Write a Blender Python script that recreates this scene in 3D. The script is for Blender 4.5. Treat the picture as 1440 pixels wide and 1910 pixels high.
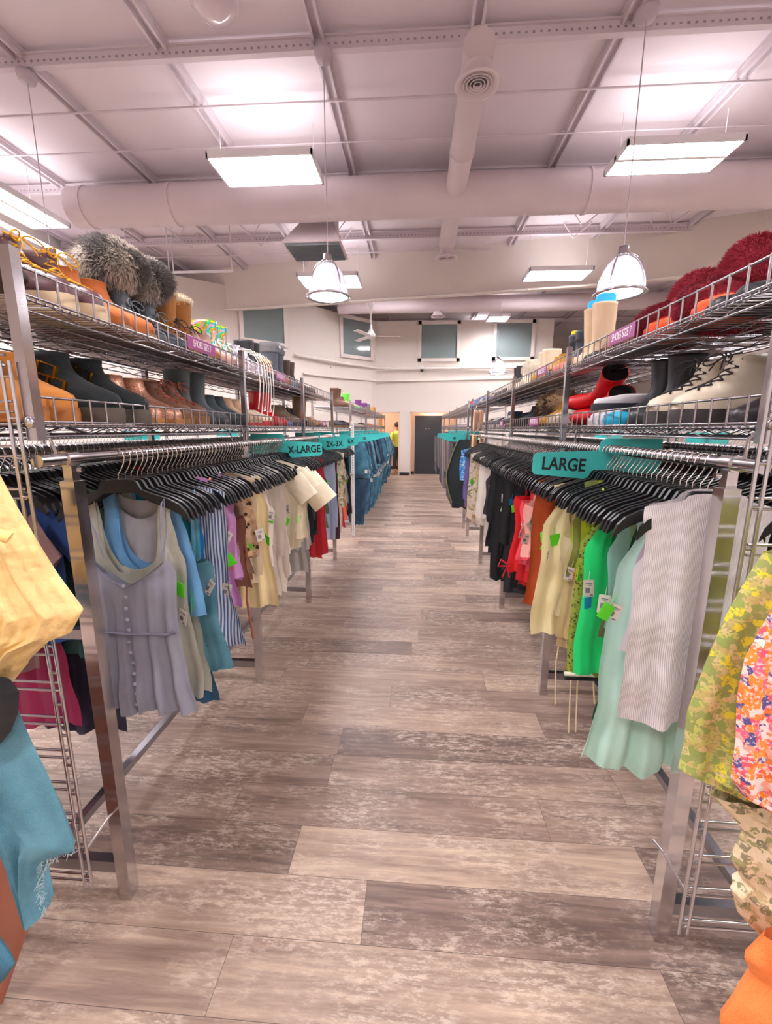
import bpy, math, random
from mathutils import Vector, Matrix
for o in list(bpy.data.objects): bpy.data.objects.remove(o, do_unlink=True)
SC = bpy.context.scene; COL = SC.collection
PI = math.pi; sin, cos = math.sin, math.cos
random.seed(7)

# ------------------------------------------------------------------ camera
FPX, PIT, YAW, ROLL, CH = 796.4, .1922, .0683, .0024, 1.517
_F = Vector((-sin(YAW)*cos(PIT), cos(YAW)*cos(PIT), -sin(PIT)))
_R = Vector((cos(YAW), sin(YAW), 0)); _U = _R.cross(_F)
_R2 = cos(ROLL)*_R+sin(ROLL)*_U; _U2 = -sin(ROLL)*_R+cos(ROLL)*_U
cd = bpy.data.cameras.new('camera'); cam = bpy.data.objects.new('camera', cd); COL.objects.link(cam)
cd.sensor_fit = 'VERTICAL'; cd.sensor_height = 36; cd.lens = FPX/1910*36; cd.clip_start = .02
cam.matrix_world = Matrix(((_R2.x, _U2.x, -_F.x, 0), (_R2.y, _U2.y, -_F.y, 0), (_R2.z, _U2.z, -_F.z, CH), (0, 0, 0, 1)))
SC.camera = cam

def at(px, py, X=None, Y=None, Z=None):
    """world position of a photo pixel on a plane X=, Y= or Z="""
    d = _R2*((px-720)/FPX)+_U2*(-(py-955)/FPX)+_F
    t = X/d.x if X is not None else Y/d.y if Y is not None else (Z-CH)/d.z
    return Vector((0, 0, CH))+d*t

# ------------------------------------------------------------------ world, exposure
w = bpy.data.worlds.new('world'); SC.world = w; w.use_nodes = True
w.node_tree.nodes['Background'].inputs[0].default_value = (.8, .8, .85, 1)
w.node_tree.nodes['Background'].inputs[1].default_value = .3
SC.view_settings.view_transform = 'Standard'; SC.view_settings.look = 'None'
SC.view_settings.gamma = 1; SC.view_settings.use_curve_mapping = False
SC.view_settings.exposure = 1.08
TROFFER_W, CEIL_FILL_W, PENDANT_W = 76, 4.5, 5
LIGHT_COL = (1, .955, .955)

# ------------------------------------------------------------------ materials
def srgb(r, g, b):
    f = lambda c: (c/255/12.92) if c/255 <= .04045 else ((c/255+.055)/1.055)**2.4
    return (f(r), f(g), f(b), 1)
MATS = {}
def mat(name, col=None, rough=.6, metal=0, objcol=False, bump=None, emit=None, sheen=0, coat=0, alpha=None, spec=None, trans=0):
    if name in MATS: return MATS[name]
    m = bpy.data.materials.new(name); m.use_nodes = True; nt = m.node_tree; b = nt.nodes['Principled BSDF']
    if col is not None: b.inputs['Base Color'].default_value = col
    b.inputs['Roughness'].default_value = rough; b.inputs['Metallic'].default_value = metal
    if sheen: b.inputs['Sheen Weight'].default_value = sheen
    if coat: b.inputs['Coat Weight'].default_value = coat
    if spec is not None: b.inputs['Specular IOR Level'].default_value = spec
    if trans: b.inputs['Transmission Weight'].default_value = trans
    if emit: b.inputs['Emission Color'].default_value = emit[0]; b.inputs['Emission Strength'].default_value = emit[1]
    if alpha is not None: b.inputs['Alpha'].default_value = alpha
    if objcol:
        oi = nt.nodes.new('ShaderNodeObjectInfo'); nz = nt.nodes.new('ShaderNodeTexNoise'); nz.inputs['Scale'].default_value = 9
        tc = nt.nodes.new('ShaderNodeTexCoord'); nt.links.new(tc.outputs['Object'], nz.inputs['Vector'])
        mr = nt.nodes.new('ShaderNodeMapRange'); mr.inputs['To Min'].default_value = .86; mr.inputs['To Max'].default_value = 1.12
        nt.links.new(nz.outputs[0], mr.inputs[0])
        mx = nt.nodes.new('ShaderNodeVectorMath'); mx.operation = 'SCALE'
        nt.links.new(oi.outputs['Color'], mx.inputs[0]); nt.links.new(mr.outputs[0], mx.inputs['Scale'])
        nt.links.new(mx.outputs[0], b.inputs['Base Color'])
    if bump:
        nz = nt.nodes.new('ShaderNodeTexNoise'); nz.inputs['Scale'].default_value = bump[0]; nz.inputs['Detail'].default_value = 4
        tc = nt.nodes.new('ShaderNodeTexCoord'); nt.links.new(tc.outputs['Object'], nz.inputs['Vector'])
        bp = nt.nodes.new('ShaderNodeBump'); bp.inputs['Strength'].default_value = bump[1]; bp.inputs['Distance'].default_value = bump[2] if len(bump) > 2 else .002
        nt.links.new(nz.outputs[0], bp.inputs['Height']); nt.links.new(bp.outputs[0], b.inputs['Normal'])
    MATS[name] = m; return m
def N(nt, typ, **kw):
    n = nt.nodes.new(typ)
    for k, v in kw.items():
        if k.startswith('i_'):
            key = k[2:]; key = int(key) if key.isdigit() else key.replace('_', ' ')
            n.inputs[key].default_value = v
        else: setattr(n, k, v)
    return n
def ramp(nt, stops, interp='LINEAR'):
    r = nt.nodes.new('ShaderNodeValToRGB'); r.color_ramp.interpolation = interp
    e = r.color_ramp.elements
    while len(e) > 1: e.remove(e[-1])
    e[0].position = stops[0][0]; e[0].color = stops[0][1]
    for p, c in stops[1:]:
        x = e.new(p); x.color = c
    return r
chrome = mat('chrome', srgb(205, 205, 210), .14, 1)
chrome_d = mat('dull_chrome', srgb(165, 163, 168), .28, 1)
wire = mat('shelf_wire', srgb(185, 182, 188), .2, 1)
black_pl = mat('black_plastic', srgb(26, 26, 30), .38, spec=.4)
leg_m = mat('leg_steel', srgb(212, 208, 210), .17, 1)
fabric = mat('fabric', rough=.85, objcol=True, bump=(420, .25, .001), sheen=.15)
leather = mat('leather', rough=.38, objcol=True, bump=(90, .12))
suede = mat('suede', rough=.95, objcol=True, bump=(260, .3), sheen=.06)
patent = mat('patent', rough=.1, objcol=True, coat=1)
rubber = mat('rubber', rough=.55, objcol=True)
fur = mat('fur', rough=.9, objcol=True, sheen=.4)
lining = mat('lining', srgb(48, 42, 42), .9)
teal = mat('teal_plastic', srgb(64, 198, 194), .42)
text_m = mat('black_print', srgb(22, 32, 38), .6)
purple = mat('purple_label', srgb(150, 62, 128), .4)
white_print = mat('white_print', srgb(240, 232, 240), .5)
white_pl = mat('white_plastic', srgb(226, 222, 224), .45)
paper = mat('tag_paper', srgb(226, 218, 208), .7)
green_p = mat('green_tag', srgb(92, 226, 28), .6)
blue_p = mat('blue_tag', srgb(40, 160, 230), .6)
tubeglow = mat('lamp_tube', srgb(255, 255, 255), .5, emit=((1, .96, 1, 1), 9))
reflector = mat('lamp_reflector', srgb(240, 238, 242), .3)
gold = mat('gold_metal', srgb(226, 180, 70), .2, 1)

def mat_paint(name, c1, c2, scale=.6, rough=.75):
    m = bpy.data.materials.new(name); m.use_nodes = True; nt = m.node_tree; b = nt.nodes['Principled BSDF']
    tc = N(nt, 'ShaderNodeTexCoord'); nz = N(nt, 'ShaderNodeTexNoise', i_Scale=scale, i_Detail=5.0)
    nt.links.new(tc.outputs['Object'], nz.inputs['Vector'])
    r = ramp(nt, [(.35, c1), (.65, c2)]); nt.links.new(nz.outputs[0], r.inputs[0]); nt.links.new(r.outputs[0], b.inputs['Base Color'])
    b.inputs['Roughness'].default_value = rough
    return m
wall_m = mat_paint('wall_paint', srgb(226, 217, 209), srgb(220, 211, 204))
ceil_m = mat_paint('ceiling_paint', srgb(230, 219, 226), srgb(224, 214, 221), .35)
beam_m = mat_paint('beam_paint', srgb(220, 209, 216), srgb(212, 201, 208), 1.5)
duct_m = mat_paint('duct_paint', srgb(224, 210, 214), srgb(218, 205, 209), 1.5)
beige_m = mat_paint('corridor_paint', srgb(214, 184, 158), srgb(206, 176, 152), 1.0)

def floor_material():
    m = bpy.data.materials.new('vinyl_plank'); m.use_nodes = True; nt = m.node_tree; L = nt.links; b = nt.nodes['Principled BSDF']
    at_ = N(nt, 'ShaderNodeAttribute', attribute_name='tone'); tc = N(nt, 'ShaderNodeTexCoord')
    sep = N(nt, 'ShaderNodeSeparateColor'); L.new(at_.outputs['Color'], sep.inputs[0])
    off = N(nt, 'ShaderNodeCombineXYZ'); L.new(sep.outputs[1], off.inputs[0]); L.new(sep.outputs[2], off.inputs[1])
    sc = N(nt, 'ShaderNodeVectorMath', operation='SCALE'); sc.inputs['Scale'].default_value = 37; L.new(off.outputs[0], sc.inputs[0])
    add = N(nt, 'ShaderNodeVectorMath', operation='ADD'); L.new(tc.outputs['Object'], add.inputs[0]); L.new(sc.outputs[0], add.inputs[1])
    def noise(sx, sy, scale, detail, rough=.6, dist=0):
        mp = N(nt, 'ShaderNodeMapping'); mp.inputs['Scale'].default_value = (sx, sy, 1); L.new(add.outputs[0], mp.inputs[0])
        n = N(nt, 'ShaderNodeTexNoise', i_Scale=scale, i_Detail=detail, i_Roughness=rough, i_Distortion=dist); L.new(mp.outputs[0], n.inputs['Vector']); return n
    grain = noise(1.1, 16, 3.2, 8, .65, .6); streak = noise(.55, 7, 2.2, 5, .6, .4); blot = noise(1.0, 2.0, 1.9, 6, .7, 0); fine = noise(1.1, 30, 5, 6, .7, .5)
    # plank tone + streaks
    s1 = N(nt, 'ShaderNodeMath', operation='MULTIPLY_ADD'); L.new(streak.outputs[0], s1.inputs[0]); s1.inputs[1].default_value = .75; L.new(sep.outputs[0], s1.inputs[2])
    s2 = N(nt, 'ShaderNodeMath', operation='MULTIPLY_ADD'); L.new(grain.outputs[0], s2.inputs[0]); s2.inputs[1].default_value = .8; L.new(s1.outputs[0], s2.inputs[2])
    s3 = N(nt, 'ShaderNodeMath', operation='SUBTRACT'); L.new(s2.outputs[0], s3.inputs[0]); s3.inputs[1].default_value = .74
    r = ramp(nt, [(.08, srgb(106, 87, 80)), (.35, srgb(146, 124, 112)), (.6, srgb(182, 159, 141)), (.88, srgb(214, 194, 170))]); L.new(s3.outputs[0], r.inputs[0])
    # whitish scraped patches
    br = ramp(nt, [(.45, (0, 0, 0, 1)), (.58, (1, 1, 1, 1))]); L.new(blot.outputs[0], br.inputs[0])
    gr = ramp(nt, [(.48, (0, 0, 0, 1)), (.56, (1, 1, 1, 1))]); g2 = noise(2.2, 8, 9, 8, .8, .1); L.new(g2.outputs[0], gr.inputs[0])
    mm = N(nt, 'ShaderNodeMath', operation='MULTIPLY'); L.new(br.outputs[0], mm.inputs[0]); L.new(gr.outputs[0], mm.inputs[1])
    m2 = N(nt, 'ShaderNodeMath', operation='MULTIPLY'); L.new(mm.outputs[0], m2.inputs[0]); m2.inputs[1].default_value = .62
    mix = N(nt, 'ShaderNodeMix', data_type='RGBA'); L.new(m2.outputs[0], mix.inputs[0]); L.new(r.outputs[0], mix.inputs[6]); mix.inputs[7].default_value = srgb(218, 202, 186)
    fr = ramp(nt, [(.3, (.6, .56, .54, 1)), (.4, (1, 1, 1, 1))]); L.new(fine.outputs[0], fr.inputs[0])
    mu = N(nt, 'ShaderNodeMix', data_type='RGBA', blend_type='MULTIPLY'); mu.inputs[0].default_value = .75; L.new(mix.outputs[2], mu.inputs[6]); L.new(fr.outputs[0], mu.inputs[7])
    L.new(mu.outputs[2], b.inputs['Base Color'])
    b.inputs['Roughness'].default_value = .42; b.inputs['Specular IOR Level'].default_value = .45
    bp = N(nt, 'ShaderNodeBump'); bp.inputs['Strength'].default_value = .15; bp.inputs['Distance'].default_value = .002
    L.new(grain.outputs[0], bp.inputs['Height']); L.new(bp.outputs[0], b.inputs['Normal'])
    return m

def pattern_mat(name, kind, cols, scale=40, rough=.85):
    """procedural cloth patterns in object space (x across, z down)"""
    m = bpy.data.materials.new(name); m.use_nodes = True; nt = m.node_tree; L = nt.links; b = nt.nodes['Principled BSDF']
    tc = N(nt, 'ShaderNodeTexCoord'); b.inputs['Roughness'].default_value = rough
    if kind in ('stripe', 'rib'):
        sp = N(nt, 'ShaderNodeSeparateXYZ'); L.new(tc.outputs['Object'], sp.inputs[0])
        mu = N(nt, 'ShaderNodeMath', operation='MULTIPLY'); L.new(sp.outputs[0], mu.inputs[0]); mu.inputs[1].default_value = scale
        sn = N(nt, 'ShaderNodeMath', operation='SINE'); L.new(mu.outputs[0], sn.inputs[0])
        ad = N(nt, 'ShaderNodeMath', operation='MULTIPLY_ADD'); L.new(sn.outputs[0], ad.inputs[0]); ad.inputs[1].default_value = .5; ad.inputs[2].default_value = .5
        r = ramp(nt, [(.4, cols[0]), (.6, cols[1])] if kind == 'stripe' else [(0, cols[0]), (.5, cols[1])]); L.new(ad.outputs[0], r.inputs[0]); L.new(r.outputs[0], b.inputs['Base Color'])
        if kind == 'rib':
            bp = N(nt, 'ShaderNodeBump'); bp.inputs['Strength'].default_value = .6; bp.inputs['Distance'].default_value = .003
            L.new(ad.outputs[0], bp.inputs['Height']); L.new(bp.outputs[0], b.inputs['Normal'])
    elif kind == 'floral':
        v = N(nt, 'ShaderNodeTexVoronoi', i_Scale=scale); nz = N(nt, 'ShaderNodeTexNoise', i_Scale=scale*.8, i_Detail=3.0); L.new(tc.outputs['Object'], nz.inputs['Vector'])
        vm = N(nt, 'ShaderNodeVectorMath', operation='MULTIPLY_ADD'); L.new(nz.outputs['Color'], vm.inputs[0]); vm.inputs[1].default_value = (.012,)*3; L.new(tc.outputs['Object'], vm.inputs[2]); L.new(vm.outputs[0], v.inputs['Vector'])
        sp = N(nt, 'ShaderNodeSeparateColor'); L.new(v.outputs['Color'], sp.inputs[0])
        n = len(cols); r = ramp(nt, [(i/n, c) for i, c in enumerate(cols)], 'CONSTANT'); L.new(sp.outputs[0], r.inputs[0])
        d = ramp(nt, [(.25, (1, 1, 1, 1)), (.5, (0, 0, 0, 1))]); 
        n2 = N(nt, 'ShaderNodeTexNoise', i_Scale=scale*2.2, i_Detail=4.0); L.new(tc.outputs['Object'], n2.inputs['Vector'])
        d2 = ramp(nt, [(.53, (0, 0, 0, 1)), (.6, (.8, .8, .8, 1))]); L.new(n2.outputs[0], d2.inputs[0])
        mx = N(nt, 'ShaderNodeMix', data_type='RGBA'); L.new(d2.outputs[0], mx.inputs[0]); L.new(r.outputs[0], mx.inputs[6]); mx.inputs[7].default_value = cols[0]
        L.new(mx.outputs[2], b.inputs['Base Color'])
    elif kind in ('leopard', 'crochet'):
        v = N(nt, 'ShaderNodeTexVoronoi', i_Scale=scale); L.new(tc.outputs['Object'], v.inputs['Vector'])
        r = ramp(nt, [(.0, cols[0]), (.28, cols[0]), (.34, cols[1]), (.52, cols[1]), (.6, cols[2])]); L.new(v.outputs['Distance'], r.inputs[0]); L.new(r.outputs[0], b.inputs['Base Color'])
    elif kind == 'denim':
        nz = N(nt, 'ShaderNodeTexNoise', i_Scale=6.0, i_Detail=3.0); L.new(tc.outputs['Object'], nz.inputs['Vector'])
        n2 = N(nt, 'ShaderNodeTexNoise', i_Scale=500.0); L.new(tc.outputs['Object'], n2.inputs['Vector'])
        ad = N(nt, 'ShaderNodeMath', operation='MULTIPLY_ADD'); L.new(n2.outputs[0], ad.inputs[0]); ad.inputs[1].default_value = .35; L.new(nz.outputs[0], ad.inputs[2])
        r = ramp(nt, [(.5, cols[0]), (.85, cols[1])]); L.new(ad.outputs[0], r.inputs[0]); L.new(r.outputs[0], b.inputs['Base Color'])
    elif kind == 'holo':
        nz = N(nt, 'ShaderNodeTexNoise', i_Scale=scale, i_Detail=1.0, i_Distortion=1.2); L.new(tc.outputs['Object'], nz.inputs['Vector'])
        r = ramp(nt, [(.36, cols[0]), (.42, cols[1]), (.46, cols[2]), (.49, cols[3]), (.53, cols[4]), (.57, cols[0])]); L.new(nz.outputs[0], r.inputs[0]); L.new(r.outputs[0], b.inputs['Base Color'])
        b.inputs['Metallic'].default_value = .5
    elif kind == 'glitter':
        v = N(nt, 'ShaderNodeTexVoronoi', i_Scale=scale); L.new(tc.outputs['Object'], v.inputs['Vector'])
        r = ramp(nt, [(0, cols[0]), (.6, cols[1]), (1, cols[2])]); L.new(v.outputs['Color'], r.inputs[0]); L.new(r.outputs[0], b.inputs['Base Color'])
        b.inputs['Metallic'].default_value = .6; b.inputs['Roughness'].default_value = .35
    MATS[name] = m; return m
m_stripe = pattern_mat('striped_cotton', 'stripe', [srgb(78, 100, 150), srgb(214, 222, 234)], 560)
m_rib = pattern_mat('ribbed_knit_white', 'rib', [srgb(226, 221, 228), srgb(246, 242, 246)], 1500)
m_rib_p = pattern_mat('ribbed_knit_magenta', 'rib', [srgb(160, 40, 120), srgb(200, 70, 150)], 520)
m_flor_g = pattern_mat('floral_green_yellow', 'floral', [srgb(150, 160, 92), srgb(226, 218, 60), srgb(196, 178, 112), srgb(150, 170, 90), srgb(196, 200, 110), srgb(214, 196, 140)], 80)
m_flor_o = pattern_mat('floral_orange_pink', 'floral', [srgb(248, 232, 226), srgb(252, 138, 30), srgb(238, 110, 140), srgb(250, 150, 60), srgb(248, 170, 150), srgb(236, 90, 110), srgb(240, 120, 50), srgb(96, 84, 150), srgb(250, 140, 60)], 90)
m_flor_c = pattern_mat('floral_cream', 'floral', [srgb(238, 222, 188), srgb(226, 208, 168), srgb(168, 164, 110), srgb(240, 226, 198), srgb(206, 186, 140), srgb(232, 216, 184), srgb(150, 144, 110)], 70)
m_flor_w = pattern_mat('floral_white', 'floral', [srgb(236, 226, 212), srgb(214, 196, 150), srgb(226, 214, 200), srgb(150, 150, 90)], 40)
m_flor_b = pattern_mat('floral_blue', 'floral', [srgb(70, 160, 226), srgb(190, 226, 244), srgb(40, 120, 200)], 60)
m_leop = pattern_mat('leopard_print', 'leopard', [srgb(60, 42, 36), srgb(196, 160, 120), srgb(214, 184, 148)], 34)
m_crochet = pattern_mat('olive_crochet', 'crochet', [srgb(60, 70, 26), srgb(130, 146, 50), srgb(146, 160, 60)], 90)
m_denim_l = pattern_mat('light_teal_denim', 'denim', [srgb(52, 106, 126), srgb(104, 158, 176)])
m_denim = pattern_mat('blue_denim', 'denim', [srgb(28, 84, 110), srgb(76, 128, 150)])
m_denim_d = pattern_mat('dark_denim', 'denim', [srgb(28, 52, 76), srgb(48, 84, 110)])
m_holo = pattern_mat('holographic', 'holo', [srgb(225, 220, 235), srgb(60, 200, 240), srgb(60, 240, 60), srgb(250, 230, 60), srgb(250, 120, 60)], 14, .15)
m_glit = pattern_mat('rose_glitter', 'glitter', [srgb(150, 84, 60), srgb(206, 150, 120), srgb(250, 230, 210)], 600)
m_silver = mat('silver_leather', srgb(215, 205, 220), .2, .85)

# ------------------------------------------------------------------ mesh builder
class MB:
    def __init__(s): s.v = []; s.f = []; s.m = []; s.sm = []
    def add(s, vs, fs, m=0, smooth=True):
        o = len(s.v); s.v += [tuple(v) for v in vs]
        for f in fs: s.f.append(tuple(i+o for i in f)); s.m.append(m); s.sm.append(smooth)
    def box(s, c, d, m=0, rot=None):
        c = Vector(c); vs = []
        for x in (-.5, .5):
            for y in (-.5, .5):
                for z in (-.5, .5):
                    p = Vector((x*d[0], y*d[1], z*d[2]))
                    if rot: p = rot@p
                    vs.append(c+p)
        s.add(vs, [(0, 1, 3, 2), (4, 6, 7, 5), (0, 4, 5, 1), (2, 3, 7, 6), (0, 2, 6, 4), (1, 5, 7, 3)], m, False)
    def bb(s, a, b, m=0): s.box([(a[i]+b[i])/2 for i in range(3)], [abs(b[i]-a[i]) for i in range(3)], m)
    def tube(s, pts, r, n=8, m=0, cap=True, flat=None):
        pts = [Vector(p) for p in pts]; rings = []; prev = None
        for i, p in enumerate(pts):
            t = (pts[min(i+1, len(pts)-1)]-pts[max(i-1, 0)])
            if t.length < 1e-9: t = Vector((0, 0, 1))
            t.normalize()
            if prev is None:
                a = Vector((0, 0, 1)) if abs(t.z) < .9 else Vector((1, 0, 0)); prev = t.cross(a).normalized()
            prev = (prev-t*prev.dot(t)); prev = prev.normalized() if prev.length > 1e-6 else t.orthogonal().normalized()
            q = t.cross(prev); rr = r[i] if isinstance(r, (list, tuple)) else r
            r1, r2 = (rr, rr) if flat is None else (rr, rr*flat)
            rings.append([p+prev*cos(2*PI*k/n)*r1+q*sin(2*PI*k/n)*r2 for k in range(n)])
        s.rings(rings, m, cap)
    def rings(s, rings, m=0, cap=True, smooth=True, capm=None):
        n = len(rings[0]); vs = [v for r in rings for v in r]; fs = []
        for i in range(len(rings)-1):
            for k in range(n): fs.append((i*n+k, i*n+(k+1) % n, (i+1)*n+(k+1) % n, (i+1)*n+k))
        s.add(vs, fs, m, smooth)
        if cap:
            s.add(rings[0], [tuple(range(n))[::-1]], m if capm is None else capm, False); s.add(rings[-1], [tuple(range(n))], m if capm is None else capm, False)
    def lathe(s, prof, c=(0, 0, 0), n=24, m=0, cap=False):
        s.rings([[(c[0]+r*cos(2*PI*k/n), c[1]+r*sin(2*PI*k/n), c[2]+z) for k in range(n)] for r, z in prof], m, cap)
    def grid(s, P, m=0):
        h = len(P); w_ = len(P[0]); vs = [p for row in P for p in row]
        s.add(vs, [(i*w_+j, i*w_+j+1, (i+1)*w_+j+1, (i+1)*w_+j) for i in range(h-1) for j in range(w_-1)], m)
    def prism(s, poly, y0, y1, m=0, plane='XZ'):
        f = {'XZ': lambda a, b, c: (a, c, b), 'XY': lambda a, b, c: (a, b, c), 'YZ': lambda a, b, c: (c, a, b)}[plane]
        n = len(poly); A = [f(a, b, y0) for a, b in poly]; B = [f(a, b, y1) for a, b in poly]
        s.add(A+B, [tuple(range(n)), tuple(range(2*n-1, n-1, -1))]+[(i, i+n, (i+1) % n+n, (i+1) % n) for i in range(n)], m, False)
    def mesh(s, name, mats):
        me = bpy.data.meshes.new(name); me.from_pydata(s.v, [], s.f)
        for mm in (mats if isinstance(mats, (list, tuple)) else [mats]): me.materials.append(mm)
        me.polygons.foreach_set('material_index', s.m); me.polygons.foreach_set('use_smooth', s.sm); me.update(); return me
    def build(s, name, mats, parent=None, loc=None, col=None, kind=None):
        return obj(name, s.mesh(name, mats), parent, loc, col, kind)
def obj(name, me, parent=None, loc=None, col=None, kind=None):
    o = bpy.data.objects.new(name, me); COL.objects.link(o)
    if parent: o.parent = parent
    if loc is not None: o.location = loc
    if col is not None: o.color = col
    if kind: o['kind'] = kind
    return o
def thing(name, label, cat, loc=(0, 0, 0), rz=0, group=None):
    o = bpy.data.objects.new(name, None); COL.objects.link(o); o.empty_display_size = .05
    o.location = loc; o.rotation_euler = (0, 0, rz); return tag(o, label, cat, group)
def tag(o, label, cat, group=None):
    o['label'] = label; o['category'] = cat
    if group: o['group'] = group
    return o
def dup(root, loc=None, rz=None, label=None, group=None, col=None):
    r = root.copy(); COL.objects.link(r)
    if loc is not None: r.location = loc
    if rz is not None: r.rotation_euler = (0, 0, rz)
    if label: r['label'] = label
    if 'group' in r and group is None: del r['group']
    if group: r['group'] = group
    for ch in list(root.children):
        c = ch.copy(); COL.objects.link(c); c.parent = r
        for g in ch.children:
            d = g.copy(); COL.objects.link(d); d.parent = c
    return r
def struct(name, mb, mats): return mb.build(name, mats, kind='structure')
def text_mesh(txt, size, mats, name='text', bold=.022):
    cu = bpy.data.curves.new('t', 'FONT'); cu.body = txt; cu.size = size; cu.extrude = .0006; cu.align_x = 'CENTER'; cu.align_y = 'CENTER'; cu.offset = size*bold
    o = bpy.data.objects.new('t', cu); COL.objects.link(o)
    me = bpy.data.meshes.new_from_object(o.evaluated_get(bpy.context.evaluated_depsgraph_get()))
    bpy.data.objects.remove(o, do_unlink=True); bpy.data.curves.remove(cu)
    me.name = name; me.materials.clear(); me.materials.append(mats); return me

# ================================================================== STRUCTURE
CEIL = 5.2
# floor: vinyl planks laid across the aisle, one face each with its own tone
def build_floor():
    mb = MB(); tones = []; wdt = .187; y = 1.0-wdt*28; row = -28; rnd = random.Random(3)
    fixed = {0: [(-.142, .14)], 1: [(-.42, .5)], -1: [(-.53, .44)], 4: [(-.35, .1)], 3: [(-.36, .32)], 2: [(-.72, .3)]}
    g = .0007
    while y < 19.2:
        x0 = fixed[row][0][0] if row in fixed else rnd.uniform(-.6, .6)
        x = x0-1.25*7; k = -7
        while x < 8.6:
            t = .14+rnd.random()*.34
            if row in fixed and k == 0: t = fixed[row][0][1]
            if row in (-2, -3, -4): t = .36+.12*rnd.random()
            if row == -1 and k in (-1, -2): t = .4
            if row == 0 and k == -1: t = .44
            if row == -1 and k == 1: t = .14
            if row == 1 and k == -1: t = .15
            if row == 1 and k == 1: t = .1
            mb.add([(x+g, y+g, 0), (x+1.25-g, y+g, 0), (x+1.25-g, y+wdt-g, 0), (x+g, y+wdt-g, 0)], [(0, 1, 2, 3)], 0, False)
            tones.append((t, rnd.random(), rnd.random(), 1)); x += 1.25; k += 1
        y += wdt; row += 1
    n = len(mb.f)
    mb.add([(-8, -4.5, -.001), (8.6, -4.5, -.001), (8.6, 19.3, -.001), (-8, 19.3, -.001)], [(0, 1, 2, 3)], 1, False)
    mb.bb((-8, -4.5, -.1), (8.6, 19.3, -.004), 1)
    me = mb.mesh('floor', [floor_material(), mat('floor_gap', srgb(84, 70, 68), .8)])
    a = me.attributes.new('tone', 'FLOAT_COLOR', 'FACE')
    for i in range(len(me.polygons)): a.data[i].color = tones[i] if i < n else (0, 0, 0, 1)
    o = obj('floor', me); o['kind'] = 'structure'
build_floor()

mb = MB(); mb.bb((-8, -4.5, CEIL), (8.6, 19.3, CEIL+.1)); struct('ceiling', mb, ceil_m)
mb = MB(); mb.bb((-7.3, -4.2, 0), (-7.15, 19, CEIL)); struct('wall_left', mb, wall_m)
mb = MB(); mb.bb((8.0, -4.2, 0), (8.15, 19, CEIL)); struct('wall_right', mb, wall_m)
mb = MB(); mb.bb((-7.15, 18.8, 0), (8.0, 19, CEIL)); struct('wall_back', mb, wall_m)
mb = MB(); mb.bb((-7.15, -4.4, 0), (8.0, -4.2, CEIL)); struct('wall_rear', mb, wall_m)

# curved fitting-room wall with door openings
WT = 4.82
path = [(-7.15, 8.3), (-4.35, 10.7), (-3.35, 11.75), (-2.4, 13.0), (-1.4, 14.0), (-1.3, 14.2)]
mb = MB()
def wallseg(mb, a, b, z0, z1, t=.12):
    a = Vector((a[0], a[1])); b = Vector((b[0], b[1])); d = (b-a).normalized(); n = Vector((-d.y, d.x))*t
    P = [a, b, b+n, a+n]
    mb.add([(p.x, p.y, z0) for p in P]+[(p.x, p.y, z1) for p in P], [(0, 1, 2, 3), (7, 6, 5, 4), (0, 4, 5, 1), (1, 5, 6, 2), (2, 6, 7, 3), (3, 7, 4, 0)], 0, False)
for i in range(len(path)-1): wallseg(mb, path[i], path[i+1], 0, WT)
DX = dict(l0=-1.28, l1=-.53, r0=-.2, r1=1.36)
wallseg(mb, (-1.3, 14.2), (DX['l0'], 14.2), 0, WT); wallseg(mb, (DX['l0'], 14.2), (DX['l1'], 14.2), 2.06, WT)
wallseg(mb, (DX['l1'], 14.2), (DX['r0'], 14.2), 0, WT); wallseg(mb, (DX['r0'], 14.2), (DX['r1'], 14.2), 2.06, WT)
wallseg(mb, (DX['r1'], 14.2), (4.16, 14.2), 0, WT); wallseg(mb, (4.16, 14.2), (4.3, 18.8), 0, WT)
struct('wall_fitting_rooms', mb, wall_m)
# corridor behind the doorways
mb = MB()
mb.bb((-2.3, 16.4, 0), (-.5, 16.5, 2.6)); mb.bb((-.53, 14.32, 0), (-.43, 16.4, 2.6)); mb.bb((-2.4, 14.4, 0), (-2.3, 16.4, 2.6))
mb.bb((-.3, 14.32, 0), (-.2, 14.62, 2.4)); mb.bb((1.36, 14.32, 0), (1.46, 14.62, 2.4)); mb.bb((-.3, 14.6, 0), (-.04, 14.7, 2.4)); mb.bb((.86, 14.6, 0), (1.46, 14.7, 2.4)); mb.bb((-.04, 14.6, 1.95), (.86, 14.7, 2.4))
mb.bb((-2.4, 14.33, 2.6), (-.43, 16.5, 2.66)); mb.bb((-.3, 14.33, 2.4), (1.46, 14.7, 2.46))
struct('wall_corridor', mb, beige_m)
mb = MB()
for x0, x1 in ((DX['l1'], DX['r0']), (DX['r1'], 4.14)): mb.bb((x0+.005, 14.175, 0), (x1-.005, 14.198, .1))
mb.bb((-.28, 14.585, 0), (-.045, 14.598, .1)); mb.bb((-2.28, 16.38, 0), (-.55, 16.398, .12))
struct('baseboard_back', mb, mat('baseboard_dark', srgb(42, 44, 50), .5))
# door casing (trim)
mb = MB(); tm = mat('casing_cream', srgb(222, 196, 172), .5)
for x0, x1 in ((DX['l0'], DX['l1']), (DX['r0'], DX['r1'])):
    mb.bb((x0, 14.17, 0), (x0+.045, 14.33, 2.06)); mb.bb((x1-.045, 14.17, 0), (x1, 14.33, 2.06)); mb.bb((x0, 14.17, 2.02), (x1, 14.33, 2.065))
struct('trim_1', mb, tm)
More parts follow.
